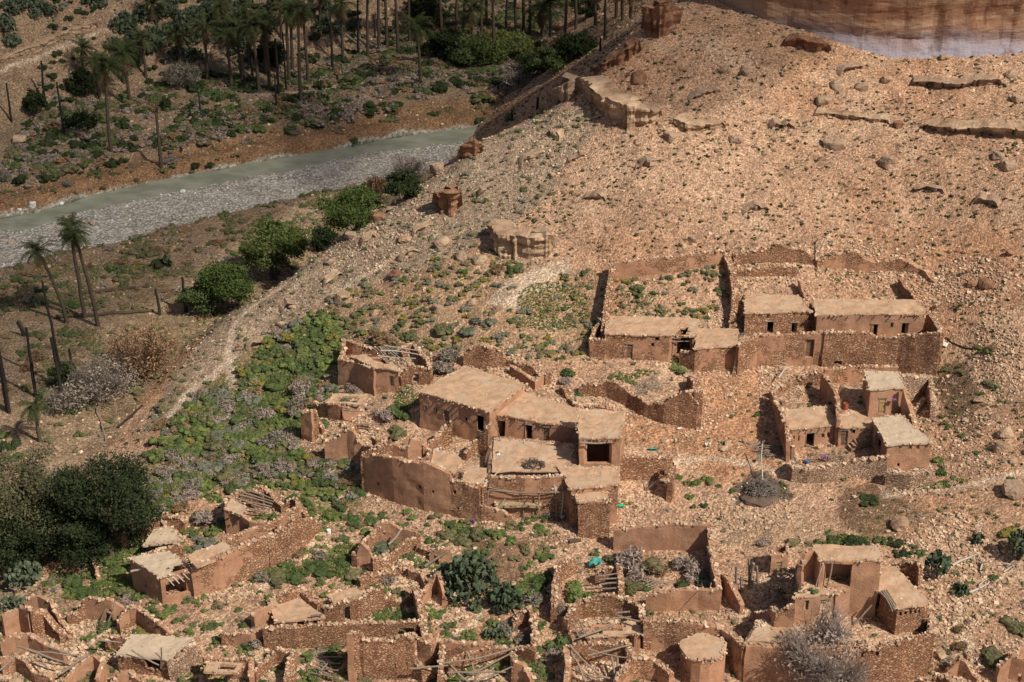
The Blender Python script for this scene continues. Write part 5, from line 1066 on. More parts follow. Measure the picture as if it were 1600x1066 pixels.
o = mb.build('loose_stones', ['rubble', 'scree']); tag(o, 'loose pale stones and rubble strewn over the slopes', 'rubble', kind='stuff')
mb = MB(); g = np.random.default_rng(12); x = g.uniform(-85, 60, 60000); y = g.uniform(190, 340, 60000); k = (y < y_far(x) + .2) & (y > y_near(x) - .8) & (sample(GW, x, y) < .5) & ~((y > y_mid(x)) & (g.uniform(0, 1, 60000) < .985)); x, y = x[k], y[k]
px, py = proj(x, y, 0 * x); k = (px > -30) & (px < 900); x, y = x[k], y[k]; rocks(mb, np.c_[x, y, G(x, y) + .03], .06 + .14 * g.uniform(0, 1, len(x)) ** 3, 'river_stone'); print('river stones', len(x))
o = mb.build('river_gravel', 'river_stone'); tag(o, 'grey and white cobbles covering the gravel bar', 'gravel', kind='stuff')
# ---------------------------------------------------------------- plants
def leaves(mb, C, size, m, up=.3, g=rng, asp=1.0):
    """one small quad leaf clump per centre"""
    n = len(C)
    if n == 0: return
    size = np.broadcast_to(size, (n,)); a = g.normal(0, 1, (n, 3)); a /= np.linalg.norm(a, axis=1)[:, None]; u = g.normal(0, 1, (n, 3)) + [0, 0, up * 3]
    b = np.cross(a, u); b /= np.linalg.norm(b, axis=1)[:, None] + 1e-9; a = np.cross(b, np.cross(a, b)); a = a * size[:, None] * asp; b = b * size[:, None] * .6
    V = np.stack([C - a, C - b * .9, C + a, C + b], 1).reshape(-1, 3); mb.add(V, np.arange(n * 4).reshape(-1, 4), m)
def shrub_mesh(kind, leafmat, twigmat, nl, seed, h=.8, tuft=False):
    g = np.random.default_rng(seed); mb = MB(); lobes = g.normal(0, .38, (7, 3)) * [1, 1, .35] + [0, 0, h * .45]; r = g.uniform(.4, .62, 7)
    j = g.integers(0, 7, nl); d = g.normal(0, 1, (nl, 3)); d /= np.linalg.norm(d, axis=1)[:, None]; d[:, 2] = np.abs(d[:, 2]) * h; c = lobes[j] * [1, 1, .6] + d * (r[j] * g.uniform(.55, 1.05, nl))[:, None]; c[:, 2] = np.maximum(c[:, 2], .03)
    if tuft:
        for i in range(nl // 3):
            e = c[i]; p = np.array([g.normal(0, .08), g.normal(0, .08), 0]); t = np.array([-e[1], e[0], 0]); t = t / (np.linalg.norm(t) + 1e-6) * .035; mb.add([e * .35 + p - t, e * .35 + p + t, e * 1.12 + t * .3], [[0, 1, 2]], 'w')
        leaves(mb, c, g.uniform(.05, .1, nl), 'l', g=g, asp=1.9)
    else: leaves(mb, c, g.uniform(.06, .15, nl), 'l', g=g)
    for i in range(7):
        v_ = IV2 if nl > 60 else IV; f_ = IF2 if nl > 60 else IF
        q = v_ * (1 + .3 * g.uniform(-1, 1, len(v_)))[:, None] * r[i] * (.45 if tuft else .78) * [1, 1, h] + lobes[i] * [1, 1, .6]; q[:, 2] = np.maximum(q[:, 2], -.05)
        if nl > 60 or i < 3: mb.add(q, np.c_[f_, f_[:, 2]], 'l')
    for i in range(8):
        e = lobes[i % 7] * [1.1, 1.1, .9] + [0, 0, .1]; mb.tube([(0, 0, -.1), e * .5 + [0, 0, .03], e], [.03, .02, .01], 4, 'w', cap=False)
    for q in range(len(mb.f)):
        f, m_, sm = mb.f[q]; mb.f[q] = (f, leafmat if m_ == 'l' else twigmat, sm)
    return mb
SK = {'green': ('leaf_green', 'twig_brown', 260, .7, False, 'green leafy shrub'), 'bright': ('leaf_bright', 'twig_brown', 260, .7, False, 'bright green shrub'), 'olive': ('leaf_olive', 'twig_brown', 140, .7, False, 'olive green shrub'),
      'grey': ('leaf_grey', 'twig_grey', 520, .8, True, 'dry grey twiggy shrub'), 'brown': ('leaf_brown', 'twig_brown', 480, .8, True, 'dry brown shrub'), 'yellow': ('leaf_yellow', 'twig_brown', 130, .6, False, 'yellow-green shrub'), 'dark': ('leaf_dark', 'twig_brown', 150, .8, False, 'dark green shrub'), 'sage': ('leaf_sage', 'twig_grey', 150, .7, False, 'grey-green shrub')}
ST_ = {}
for k, (lm, tm, nl, h, tf, _) in SK.items():
    ST_[k] = []
    for i in range(4):
        mb = shrub_mesh(k, lm, tm, nl, hash_ := (sum(map(ord, k)) * 10 + i), h, tf); o = mb.build('shrub', [lm, tm]); ST_[k].append((o.data, mb)); bpy.data.objects.remove(o)
def put_shrub(kind, px, py, r, label=None, hs=1.0, x=None, y=None, grp=None):
    if x is None: p = T(px, py)
    else: p = np.array([x, y, float(G(x, y))])
    o = bpy.data.objects.new('shrub', ST_[kind][random.randrange(4)][0]); COL.objects.link(o); o.location = p; o.scale = (r * random.uniform(.9, 1.1), r * random.uniform(.9, 1.1), r * hs); o.rotation_euler = (0, 0, random.uniform(0, 6.28))
    sz = 'large ' if r > 1.3 else ('small ' if r < .55 else ''); tag(o, label or sz + SK[kind][5] + ' ' + where(px, py), 'shrub', grp, px=(px, py)); return o
# shrubs one can pick out in the photograph: kind, px, base py, radius m, height factor
SH = [('brown',605,535,2.0,1),('olive',640,530,1.5,1),('grey',700,560,2.0,1),('grey',690,580,2.1,1),('olive',690,520,1.6,1),('sage',735,520,1.3,1),('grey',745,505,1.2,1),('sage',770,505,1.0,1),('brown',775,425,1.3,1),('green',800,425,1.2,1),('green',625,645,1.8,1),('grey',603,655,1.9,1),('olive',622,678,1.5,1),('grey',555,610,1.5,1),('brown',548,616,1.0,1),('green',600,530,1,1),
 ('grey',475,615,2.4,.9),('grey',465,640,2.2,1),('olive',470,600,1.6,1),('grey',432,690,2.2,.8),('green',500,665,1.4,.7),('grey',445,735,2.0,.8),('green',430,600,2.0,.6),('bright',400,590,1.8,.6),('bright',440,570,1.8,.6),('bright',480,555,2.0,.6),('green',390,640,2.0,.7),('bright',375,700,1.8,.6),('olive',340,700,2.0,.8),('grey',315,620,1.6,.8),('olive',258,640,1.5,.8),('yellow',318,640,1.1,.8),('yellow',358,612,1.1,.8),('brown',250,665,1.6,.7),('olive',340,690,1.8,.8),('sage',345,680,2,.7),('grey',270,715,2.0,.8),('grey',260,740,1.8,.8),('sage',325,735,2.2,.8),('grey',300,760,1.8,.8),('olive',360,740,1.8,.8),('grey',420,650,2,.8),('green',450,640,1.6,.8),('bright',430,630,1.6,.7),
 ('grey',320,815,1.9,1),('olive',305,812,1.4,1),('brown',225,800,1.4,.8),('grey',250,800,1.2,.9),('sage',322,850,1.6,.8),('green',370,765,1.4,.8),('brown',152,865,1.3,.9),('brown',112,888,1.4,.7),('grey',132,897,.7,1),('green',565,770,1.3,.7),('olive',520,730,1.4,.8),('green',498,740,1.5,.8),
 ('grey',985,888,2.9,1),('olive',960,880,1.5,1),('olive',1020,890,2.0,.9),('brown',1030,893,1.3,1),('grey',1068,885,1.9,1),('grey',1085,900,1.9,1),('sage',1100,915,1.8,1),('green',1065,915,1.2,1),('bright',905,930,2.1,1),('green',845,915,1.5,1),('grey',840,940,1.5,1),('grey',880,958,1.5,1),('green',850,905,1.2,1),('green',870,1010,1.9,1.1),('grey',865,1028,1.4,1),('green',1010,920,1,.8),
 ('olive',990,922,1.4,1),('grey',985,912,1.2,1),('bright',845,826,.8,1),('bright',1062,748,.7,1),('bright',1077,757,.7,1),('bright',1085,755,.8,1),('bright',1106,752,.9,1),('bright',1078,779,.8,1),('green',1100,790,.6,1),('bright',1530,546,.8,1),('bright',1548,552,.7,1),('bright',1466,540,1.0,1),('green',1530,550,.6,1),('bright',1462,720,.9,1),('green',1472,740,.9,1),
 ('grey',1320,1061,.5,1),('olive',820,862,1,1),('grey',820,1000,1.2,1),('grey',795,985,1.4,1),('green',795,1010,1.3,.8),('grey',402,1000,1.6,1.2),('green',390,1010,1,1),('green',515,1025,1.1,1),('grey',495,1025,1.2,.7),('sage',592,855,1.7,.9),('grey',605,910,1.2,.9),('grey',410,905,1.4,.9),('brown',470,865,1.3,.8),('olive',590,825,.8,1),('grey',198,945,1.5,.8),('yellow',215,990,1.4,.6),('olive',165,980,1,.7),('olive',95,1000,1.2,.7),('brown',205,975,.7,.8),
 ('olive',700,840,1.2,.7),('olive',745,838,1.3,.7),('olive',722,850,1.4,.6),('green',752,836,.7,1),('dark',1395,850,1.2,.7),('dark',1330,850,1.4,.7),('green',1280,850,1.1,.7),('green',1300,848,1.2,.7),('olive',1235,850,1.1,.8),('dark',1345,852,1.2,.7),('dark',1405,868,1,.8),('green',1375,848,1,.8),('olive',1240,852,.8,.8),('grey',1192,850,1,.9),('yellow',1572,830,1.7,.7),('olive',1590,985,1.7,.9),('olive',1550,1030,1.8,.8),('grey',1480,1040,1.2,.7),('green',1552,905,.9,.9),('brown',1495,985,.9,.9),('brown',1500,1010,1,.9),('green',1440,866,.7,1),('olive',1545,600,1,.8),('green',1555,605,.7,.8),('brown',1550,545,.8,.8),('dark',1360,785,1.5,.5),
 ('green',345,855,1,.8),('bright',600,970,1.4,.5),('green',620,965,1.6,.6),('green',645,968,1.2,.6),('bright',640,800,.8,.8),('green',555,815,1.2,.7),('bright',520,810,1.4,.7),('green',130,930,1.8,.5),('bright',160,910,1.8,.5),('bright',190,900,1.8,.5),('green',230,930,1,.6),('bright',175,880,1.8,.5),('green',110,910,1.8,.5),('green',460,900,2.0,.5),('green',500,890,1.9,.5),('olive',430,905,1.8,.5),('green',540,880,1.6,.6),('olive',550,900,1.6,.6),('grey',500,870,1.2,.8),('green',1310,630,.8,.6),('green',1265,640,.8,.5),('green',1420,618,.9,.8),('grey',885,600,1.2,1),('green',885,585,1.3,1),('green',905,618,.8,.9),('olive',955,590,.6,.7),('green',880,560,.6,.8),('bright',1060,575,1.3,.5),('bright',1068,565,1.0,.6),
 ('dark',35,285,1.7,1.3),('grey',10,280,1.6,1),('grey',100,270,1.4,.8),('dark',312,140,2.0,1.2),('dark',260,170,1.5,2.2),('green',365,125,1.8,1),('dark',340,120,1.6,1),('dark',140,235,1.6,1.4),('grey',265,255,1.8,.9),('grey',70,255,2.2,.7),('grey',30,235,2,.8),('dark',305,260,1.2,.9),('dark',330,258,1.1,.7),('olive',365,205,1.4,.7),('grey',105,290,1.4,.8),('green',455,205,1.6,1),('grey',460,210,1.5,.8),('green',600,165,1.2,1),('green',575,175,1,.9),('grey',577,178,1.3,.7),('brown',617,178,1.3,.7),('green',678,180,1,.9),('dark',690,145,2.0,1.4),('grey',615,125,2.2,.8),('grey',585,130,1.8,.8),('green',555,220,1,.9),('green',752,188,1.2,.8),('green',795,188,1.5,.8),('grey',535,200,1,.9),('grey',450,90,2,.8),('dark',495,60,2,.8),
 ('dark',252,415,1.8,1.2),('olive',235,400,1.6,.9),('brown',245,392,1.2,.9),('grey',170,390,1.4,.7),('brown',185,412,1.5,.6),('olive',170,415,1.3,.6),('grey',120,420,1,.9),('brown',140,418,1,1),('green',190,425,1.2,.7),('yellow',215,415,1.2,.6),('green',175,425,.9,.6),('olive',165,470,1.2,.6),('olive',192,480,1,.6),('green',70,475,1,1),('dark',62,455,1.2,.9),('green',115,478,1.4,.5),('brown',265,455,1.2,.5),('grey',280,455,1.4,.8),('olive',330,360,.9,.8),('brown',360,352,.9,.8),('brown',335,380,1,.7),('olive',490,320,1,.7),('green',475,322,1,.6),('olive',40,440,1,.8),('brown',35,430,1.2,.8),('brown',60,560,1.6,.8),('brown',40,575,1.5,.7),('green',110,580,1.4,.8),('green',500,365,1.2,.8),('dark',520,372,1.4,1),('dark',18,700,1.4,1),('olive',510,300,1,.8),('brown',590,300,1.6,.8),('dark',600,300,1.5,.9)]
for k, px, py, r, hs in SH: put_shrub(k, px, py, r * .82, None, hs)
# smaller scrub: the largest as individuals, the rest one mass
cand = []
x, y, z, px, py, g = scatter(85000, seed=21); w = sample(GW, x, y); pm = sample(pathm, x, y); rvr = (y < y_far(x) + .5) & (y > y_near(x) - .3) & (w < .5)
nz = vnoise(x / 5, y / 5, None, 170) + .6 * vnoise(x / 1.8, y / 1.8, None, 171)
jx = px + 70 * fbm(x, y, 4, 3, 190); jy = py + 45 * fbm(x, y, 4, 3, 191); ig, im, il = inpoly(jx, jy, Z_GREEN), inpoly(px, py, Z_MID) | inpoly(px, py, [(960,432),(1125,415),(1140,505),(955,492)]), inpoly(px, py, Z_LEFTDRY)
vil = (py > 560) & (px > 560) & (w > .5); low = (py > 800) & (w > .5) & (px < 860); rt = (px > 1400) & (py > 560)
dry = (w > .5) & ~ig & ~im & ~il & ~vil & ~low & ~rt
D = np.zeros(len(x)); D[dry] = .55; D[dry & (py < 130)] = .55; D[il] = .5; D[im] = .75; D[ig] = 1.0; D[vil] = .14; D[low] = .65; D[rt] = .5
val = w < .5; D[val] = .24 + .25 * np.clip(nz[val], -.5, 1); far = val & (y > y_base(x)); D[far] = .4 + .4 * np.clip(nz[far], -.6, 1)
fbk = val & (y > y_far(x) + 6) & ~far; D[fbk] = .6 + .4 * np.clip(nz[fbk], -.8, 1); D *= np.clip(1 + .7 * nz, .1, 2) ; D[rvr] = 0; D[pm > .25] *= .05; sb = sample(GZ, x + .6, y) - sample(GZ, x - .6, y); D[np.abs(sb) > 2] = 0
sel = g.uniform(0, 1, len(x)) < D * .62; x, y, z, px, py, w = x[sel], y[sel], z[sel], px[sel], py[sel], w[sel]; ig, im, il, vil, low, rt, dry, val, far, fbk = [q[sel] for q in (ig, im, il, vil, low, rt, dry, val, far, fbk)]
n = len(x); u = g.uniform(0, 1, n); r = .16 + .19 * u; r[im] = .25 + .4 * u[im]; r[ig] = .45 + .75 * u[ig] ** 1.4; r[il] = .18 + .3 * u[il]; r[val] = .25 + .7 * u[val] ** 2; r[fbk] = .35 + 1.25 * u[fbk] ** 2; r[far] = .3 + .8 * u[far] ** 2; r[low] = .2 + .5 * u[low]; r[rt] = .2 + .4 * u[rt] ** 2; r[vil & ~low] = .15 + .3 * u[vil & ~low]
names = list(SK); q = g.uniform(0, 1, n); nz2 = vnoise(x / 4, y / 4, None, 175)
def pick(i):
    t = q[i]
    if ig[i]: return ('bright' if t < .36 else 'green' if t < .7 else 'yellow' if t < .8 else 'olive' if t < .9 else 'grey') if nz2[i] > -.12 else ('grey' if t < .4 else 'sage' if t < .65 else 'green' if t < .85 else 'brown')
    if im[i]: return 'olive' if t < .45 else 'green' if t < .65 else 'sage' if t < .85 else 'yellow'
    if il[i]: return 'olive' if t < .4 else 'sage' if t < .7 else 'green' if t < .85 else 'brown'
    if dry[i]: return 'olive' if t < .45 else 'yellow' if t < .5 else 'dark' if t < .9 else 'brown'
    if far[i]: return 'dark' if t < .55 else 'grey' if t < .8 else 'sage'
    if fbk[i]: return 'grey' if t < .36 else 'dark' if t < .56 else 'olive' if t < .72 else 'brown' if t < .84 else 'green'
    if val[i]: return 'olive' if t < .4 else 'brown' if t < .6 else 'green' if t < .85 else 'grey'
    if low[i]: return 'bright' if t < .3 else 'green' if t < .75 else 'olive'
    return 'green' if t < .45 else 'olive' if t < .8 else 'grey'
kinds = [pick(i) for i in range(n)]; order = np.argsort(-r * (200 / np.maximum(y, 100))); nind = max(0, 298 - len(SH))
for i in order[:nind]: put_shrub(kinds[i], px[i], py[i], r[i], None, .75, x[i], y[i])
print('scrub', n)
mb = MB(); rest = order[nind:]
lods = {}
for k, (lm, tm, nl, h, tf, _) in SK.items():
    lods[k] = []
    for i in range(3):
        big = shrub_mesh(k, lm, tm, 70, 500 + i + len(k), h, tf); sm_ = shrub_mesh(k, lm, tm, 22, 600 + i + len(k), h, False)
        out = []
        for m_, ls in ((big, 1.25), (sm_, 2.1)):
            V = [v for v in m_.v]; Fs = m_.f; VV = []; FF = []; off = 0; base = 0
            for v, (f, mt, sm2) in zip(V, Fs):
                if mt != lm: base += len(v); continue
                if f.shape[1] == 4 and len(v) == 4 * len(f) and not (f[:, 2] == f[:, 3]).any():
                    vv = v.reshape(-1, 4, 3); c_ = vv.mean(1, keepdims=True); vv = c_ + (vv - c_) * ls; v = vv.reshape(-1, 3)
                VV.append(v); FF.append(f - base + off); off += len(v); base += len(v)
            out.append((np.vstack(VV), np.vstack([f for f in FF if f.shape[1] == 4])))
        lods[k].append(out)
allm = sorted({SK[k][0] for k in SK})
for k in SK:
    for i3 in range(3):
        for lod in (0, 1):
            ids = [i for i in rest if kinds[i] == k and i % 3 == i3 and (0 if r[i] > .42 else 1) == lod]
            if not ids: continue
            ids = np.array(ids); V, Fq = lods[k][i3][lod]; a = g.uniform(0, 6.28, len(ids)); ca, sa = np.cos(a)[:, None], np.sin(a)[:, None]; rr = r[ids][:, None]; hz = g.uniform(.7, 1.1, (len(ids), 1))
            vx = V[None, :, 0] * rr; vy = V[None, :, 1] * rr; vz = V[None, :, 2] * rr * hz
            P = np.stack([vx * ca - vy * sa + x[ids][:, None], vx * sa + vy * ca + y[ids][:, None], vz + z[ids][:, None] - .02], -1)
            FF = Fq[None] + (np.arange(len(ids)) * len(V))[:, None, None]; mb.add(P.reshape(-1, 3), FF.reshape(-1, 4), SK[k][0])
o = mb.build('scrub', allm); tag(o, 'low scrub and herbs dotted over the slopes and flats', 'scrub', kind='stuff')
# grass patches --------------------------------------------------------------
GE = [(150,900,70,35,1),(540,885,60,35,1),(460,895,50,22,.8),(600,968,55,8,1),(430,640,80,70,1),(370,720,90,60,.9),(480,570,60,40,1),(300,740,60,40,.7),(760,990,40,25,.5),(830,920,40,25,.6),(1060,572,30,12,.7),(1000,590,50,12,.6),(700,835,60,12,.6),(1300,848,60,10,.6),(1460,760,60,6,.5),(520,800,40,18,.8),(230,425,50,12,.8),(300,345,30,8,.3),(560,125,60,10,.5),(470,160,50,10,.4),(160,425,40,10,.4),(960,790,30,8,.4),(1200,470,20,10,.4),(1380,480,40,10,.2),(1320,435,30,10,.3),(640,620,25,20,.6),(1000,470,60,30,.15),(860,480,60,40,.35),(110,560,50,50,.3),(90,450,60,40,.3)]
mb = MB(); C = []; 
for ex, ey, rx, ry, dn in GE:
    k = int(rx * ry * 1.6 * dn); a = rng.uniform(0, 6.28, k); rr = np.sqrt(rng.uniform(0, 1, k)); c0 = T(ex, ey); c1 = T(ex + rx, ey); c2 = T(ex, ey - ry); ax = abs(c1[0] - c0[0]); ay = min(abs(c2[1] - c0[1]), ax * 2)
    xx = c0[0] + ax * rr * np.cos(a); yy = c0[1] + ay * rr * np.sin(a); kp = (fbm(xx, yy, 2.2, 3, 180) > -.12) & (sample(BLD, xx, yy) < .3); C.append(np.c_[xx[kp], yy[kp], G(xx[kp], yy[kp]) + .08])
C = np.vstack(C); leaves(mb, C, rng.uniform(.1, .24, len(C)), 'leaf_bright', up=1.2); o = mb.build('grass', ['leaf_bright']); tag(o, 'patches of fresh green grass and herbs', 'grass', kind='stuff')
# trees ------------------------------------------------------------------
def tree(label, px, py, h, rad, leafm, nleaf, name='leafy_tree', cat='tree', trunk=.3, crown_low=.25, ls=.2, nlobe=30, sq=.75, barkm='bark', lean=0, stems=1, seed=0, dens=1.0):
    ls = ls * .78; p = T(px, py); g = np.random.default_rng(seed + int(px)); e = thing(name, label, cat, p); THINGS.append((e, (px, py)))
    ch = h * (1 - crown_low); cc = p + np.array([lean, 0, h * crown_low + ch * .5]); L = []
    for i in range(nlobe):
        d = g.normal(0, 1, 3); d /= np.linalg.norm(d); d = d * g.uniform(.45, .95) * [rad, rad * .9, ch * .5]; L.append((cc + d * .92, rad * g.uniform(.16, .36)))
    tb = MB()
    for s in range(stems):
        b0 = p + [g.normal(0, .3) * (stems > 1), g.normal(0, .3) * (stems > 1), -.3]; fork = p + [lean * .5 + g.normal(0, .25), g.normal(0, .25), h * (crown_low + .12)]
        tb.tube(bent(b0, fork, 6, .08), np.linspace(trunk, trunk * .6, 6), 8)
        for i in range(s, nlobe, stems):
            if i % 2 and nlobe > 16: continue
            tb.tube(bent(fork, L[i][0], 5, .15), np.linspace(trunk * .42, .03, 5), 5)
    t_ = tb.build('trunk', barkm, e)
    n = int(nleaf * dens); w = np.array([l[1] for l in L]); j = g.choice(nlobe, n, p=w ** 2 / (w ** 2).sum()); d = g.normal(0, 1, (n, 3)); d /= np.linalg.norm(d, axis=1)[:, None]
    c = np.array([l[0] for l in L])[j] + d * (w[j] * g.uniform(.35, 1.12, n))[:, None] * [1, 1, sq]
    c += .25 * np.stack([vnoise(c[:, 0], c[:, 1], c[:, 2], 5), vnoise(c[:, 0], c[:, 1], c[:, 2], 6), vnoise(c[:, 0], c[:, 1], c[:, 2], 7)], -1)
    c[:, 2] = np.maximum(c[:, 2], G(c[:, 0], c[:, 1]) + .1); cb = MB(); leaves(cb, c, g.uniform(.6, 1.3, n) * ls, leafm, g=g); cb.build('crown', leafm, e); return e
tree('round-crowned green tree with two dark trunks beside the footpath on the ridge', 428, 437, 8.2, 5.4, 'leaf_tree', 20000, stems=2, crown_low=.3)
tree('green tree lower along the ridge, left of the two-trunked round tree', 352, 488, 7.0, 4.6, 'leaf_tree', 16000, crown_low=.22, seed=3)
tree('pale green bushy tree at the foot of the ridge, behind the bare brown tree', 312, 492, 4.2, 3.0, 'leaf_green', 4500, crown_low=.08, seed=4, trunk=.2)
tree('wide green tree on the ridge nearest the gravel bar', 556, 356, 5.2, 4.8, 'leaf_tree', 16000, crown_low=.1, seed=5)
tree('small dark green tree at the upper end of the ridge tree row', 630, 312, 3.8, 3.0, 'leaf_dark', 5000, crown_low=.08, seed=6, trunk=.2)
tree('dark bush-like tree between the round tree and the wide tree on the ridge', 508, 388, 3.4, 2.6, 'leaf_treedark', 3000, crown_low=.08, seed=7, trunk=.18)
tree('very dark dense evergreen tree at the lower left', 175, 868, 12.0, 6.6, 'leaf_treedark', 26000, crown_low=.05, trunk=.4, seed=8, nlobe=44)
tree('big olive-grey tree at the left edge beside the dark evergreen', 62, 850, 11.5, 6.8, 'leaf_treeolive', 24000, crown_low=.05, trunk=.4, seed=9, nlobe=44)
tree('dark tree at the left edge below the olive-grey tree', 25, 885, 7.5, 4.6, 'leaf_treedark', 11000, crown_low=.05, seed=10, nlobe=30)
tree('low dark green tree under the dense evergreen', 120, 880, 6.0, 4.2, 'leaf_treedark', 9000, crown_low=.05, seed=11, nlobe=30)
for px, py, h, rd, m_, n_, lb in [(700,95,5.5,4.5,'leaf_dark',7000,'dark green tree at the left end of the bright green thicket'),(735,100,5.5,5,'leaf_green',8000,'mid-green tree in the middle of the thicket'),(765,95,5,5,'leaf_bright',8000,'brightest yellow-green tree of the thicket'),(800,92,5,4.5,'leaf_bright',7000,'bright green tree at the right of the thicket'),(665,50,7,5,'leaf_treedark',8000,'tall dark round tree behind the thicket'),(870,110,4.5,4,'leaf_green',6000,'green tree close to the ridge rocks'),(900,90,4.5,4,'leaf_dark',5000,'dark green tree touching the ridge rocks'),(840,118,4,4,'leaf_dark',5000,'low dark tree right of the bright thicket'),(915,30,5,3,'leaf_dark',4000,'upright dark tree near the red rock pillar'),(810,135,3.5,3.5,'leaf_grey',4000,'grey-green thorny bush tree at the right end of the far bank'),(690,85,4.5,4,'leaf_dark',5000,'dark low tree in front of the thicket'),(56,180,4.5,2.2,'leaf_dark',3000,'dark narrow tree on the left of the far bank'),(125,150,5,2.6,'leaf_dark',3500,'dark tree behind the far bank palms'),(125,200,2.6,3,'leaf_dark',3000,'low wide dark tree on the far bank'),(425,105,4.5,3,'leaf_dark',3500,'dark bushy tree among the middle palms'),(105,600,2.8,2.4,'leaf_green',2500,'small green tree behind the burnt trunks'),(775,85,4.2,4,'leaf_yellow',5000,'yellow-tinged tree in front of the bright thicket')]:
    tree(lb, px, py, h, rd, m_, n_, crown_low=.08, trunk=.2, seed=px, ls=.26)
def bare(label, px, py, h, rad, twig, n, name='bare_tree', seed=0, trunk=.18, up=.6, tw=.022, fine=0, leafm=None):
    p = T(px, py); g = np.random.default_rng(seed + px); e = thing(name, label, 'tree', p); THINGS.append((e, (px, py))); tb = MB(); cb = MB(); st = p + [0, 0, h * .18]
    tb.tube([p - [0, 0, .2], p + [.05, 0, h * .1], st], [trunk, trunk * .8, trunk * .7], 7)
    for i in range(11):
        a = g.uniform(0, 6.28); rr = rad * g.uniform(.35, .75); m1 = st + [rr * math.cos(a), rr * math.sin(a), h * g.uniform(.15, .6)]; b1 = bent(st, m1, 5, .15); tb.tube(b1, np.linspace(trunk * .5, .04, 5), 5)
        for k in range(int(n / 11)):
            q = b1[g.integers(1, 5)]; d = (q - st); d = d / (np.linalg.norm(d) + .1) + g.normal(0, .55, 3) + [0, 0, up * .5]; d /= np.linalg.norm(d); Lg = rad * g.uniform(.25, .6); m2 = q + d * Lg * .5 + g.normal(0, .1, 3); en = q + d * Lg + g.normal(0, .18, 3)
            en[2] = max(en[2], p[2] + .1); m2[2] = max(m2[2], p[2] + .1)
            cb.tube([q, m2, en], [tw * 1.3, tw, tw * .4], 3, cap=False)
            for _ in range(3):
                d2 = d + g.normal(0, .7, 3); cb.tube([m2, m2 + d2 * Lg * .4], [tw * .7, tw * .3], 3, cap=False)
    if fine:
        d = g.normal(0, 1, (fine, 3)); d /= np.linalg.norm(d, axis=1)[:, None]; c = p + [0, 0, h * .55] + d * g.uniform(.5, 1, (fine, 1)) * [rad, rad, h * .45]; c[:, 2] = np.maximum(c[:, 2], p[2] + .1); leaves(cb, c, g.uniform(.1, .2, fine), leafm or twig, g=g, asp=1.3)
    tb.build('trunk', 'bark' if twig != 'pale_wood' else 'wood', e); cb.build('crown', [twig] if not leafm else [twig, leafm], e); return e
bare('bare brown tree with a thin twiggy crown at the foot of the ridge', 226, 592, 7.5, 4.8, 'twig_brown', 420, seed=1, fine=2600, leafm='leaf_brown')
bare('grey leafless thorn tree left of the bare brown tree', 165, 625, 5.5, 4.4, 'twig_grey', 400, seed=2, fine=1500, leafm='leaf_grey')
bare('grey tangled leafless bush above the olive-grey tree', 110, 640, 3.4, 3.0, 'twig_grey', 260, seed=3, fine=900, leafm='leaf_grey')
bare('bare grey tree with fine pale branches in front of the two-storey house', 1278, 1078, 6.6, 4.6, 'twig_grey', 1300, seed=4, trunk=.2, tw=.03, fine=1800, leafm='leaf_grey')
bare('leafless grey bush on the ridge line against the gravel bar', 640, 280, 3.4, 3.2, 'twig_grey', 300, seed=5, trunk=.1, fine=700, leafm='leaf_grey')
bare('grey thorny bush tree on the far bank behind two trunks', 285, 135, 4, 3.5, 'twig_grey', 260, seed=6, fine=1500, leafm='leaf_grey')
bare('brownish bare bush right of the gravel bar on the ridge', 590, 300, 2.4, 2.2, 'twig_brown', 160, seed=7, trunk=.08, fine=500, leafm='leaf_brown')
# palms --------------------------------------------------------------------
def palm(px, py, ty, label, crown=1.0, lean=0, skirt=.6, r=.25, nf=32, seed=0, name='palm_tree'):
    p = T(px, py); g = np.random.default_rng(seed + int(px * 3 + py)); zt = z_at(p[1], ty); h = max(zt - p[2], .6); e = thing(name, label, 'palm tree' if crown > 0 else 'dead trunk', p); THINGS.append((e, (px, py)))
    top = p + [lean, 0, h]; k = 9; t = np.linspace(0, 1, k); cx_ = p[0] + lean * t ** 1.6; pts = np.c_[cx_ + g.normal(0, .03, k), np.full(k, p[1]), p[2] - .3 + (h + .3) * t]
    mb = MB(); mb.tube(pts, r * (1.25 - .45 * t) * (1 + g.normal(0, .05, k)), 8); mb.build('trunk', 'palm_bark' if crown > 0 else 'burnt_bark', e)
    if crown <= 0: return e
    lf, dr = MB(), MB()
    for i in range(nf + int(12 * skirt)):
        dry = i >= nf; a = g.uniform(0, 6.28); L = crown * g.uniform(1.7, 2.5) * (1 if not dry else .8); el = g.uniform(-.25, 1.25) if not dry else g.uniform(-1.5, -.9); s = np.linspace(0, 1, 7)
        ang = el - (1.5 if not dry else .35) * s ** 1.4; ang = np.maximum(ang, -1.55); dx = np.r_[0, np.cumsum(np.cos(ang[:-1]) * L / 6)]; dz = np.r_[0, np.cumsum(np.sin(ang[:-1]) * L / 6)]
        rp_ = np.c_[top[0] + dx * math.cos(a), top[1] + dx * math.sin(a), top[2] + dz]; side = np.array([-math.sin(a), math.cos(a), 0]); tgt = dr if dry else lf
        for q in range(6):
            c0, c1 = rp_[q], rp_[q + 1]; w_ = crown * (.42 * math.sin(math.pi * (.15 + .8 * s[q]))) + .05; f = (c1 - c0)
            for sd in (-1, 1):
                for hh in (0, .5):
                    b0 = c0 + f * hh; tip = b0 + side * sd * w_ * g.uniform(.8, 1.15) + f * .9 + [0, 0, -.35 * w_]; tgt.add([b0, b0 + f * .42, tip], [[0, 1, 2]], '')
    lf.build('crown', 'palm_leaf', e)
    if skirt > 0: dr.build('dry_fronds', 'palm_dry', e)
    return e
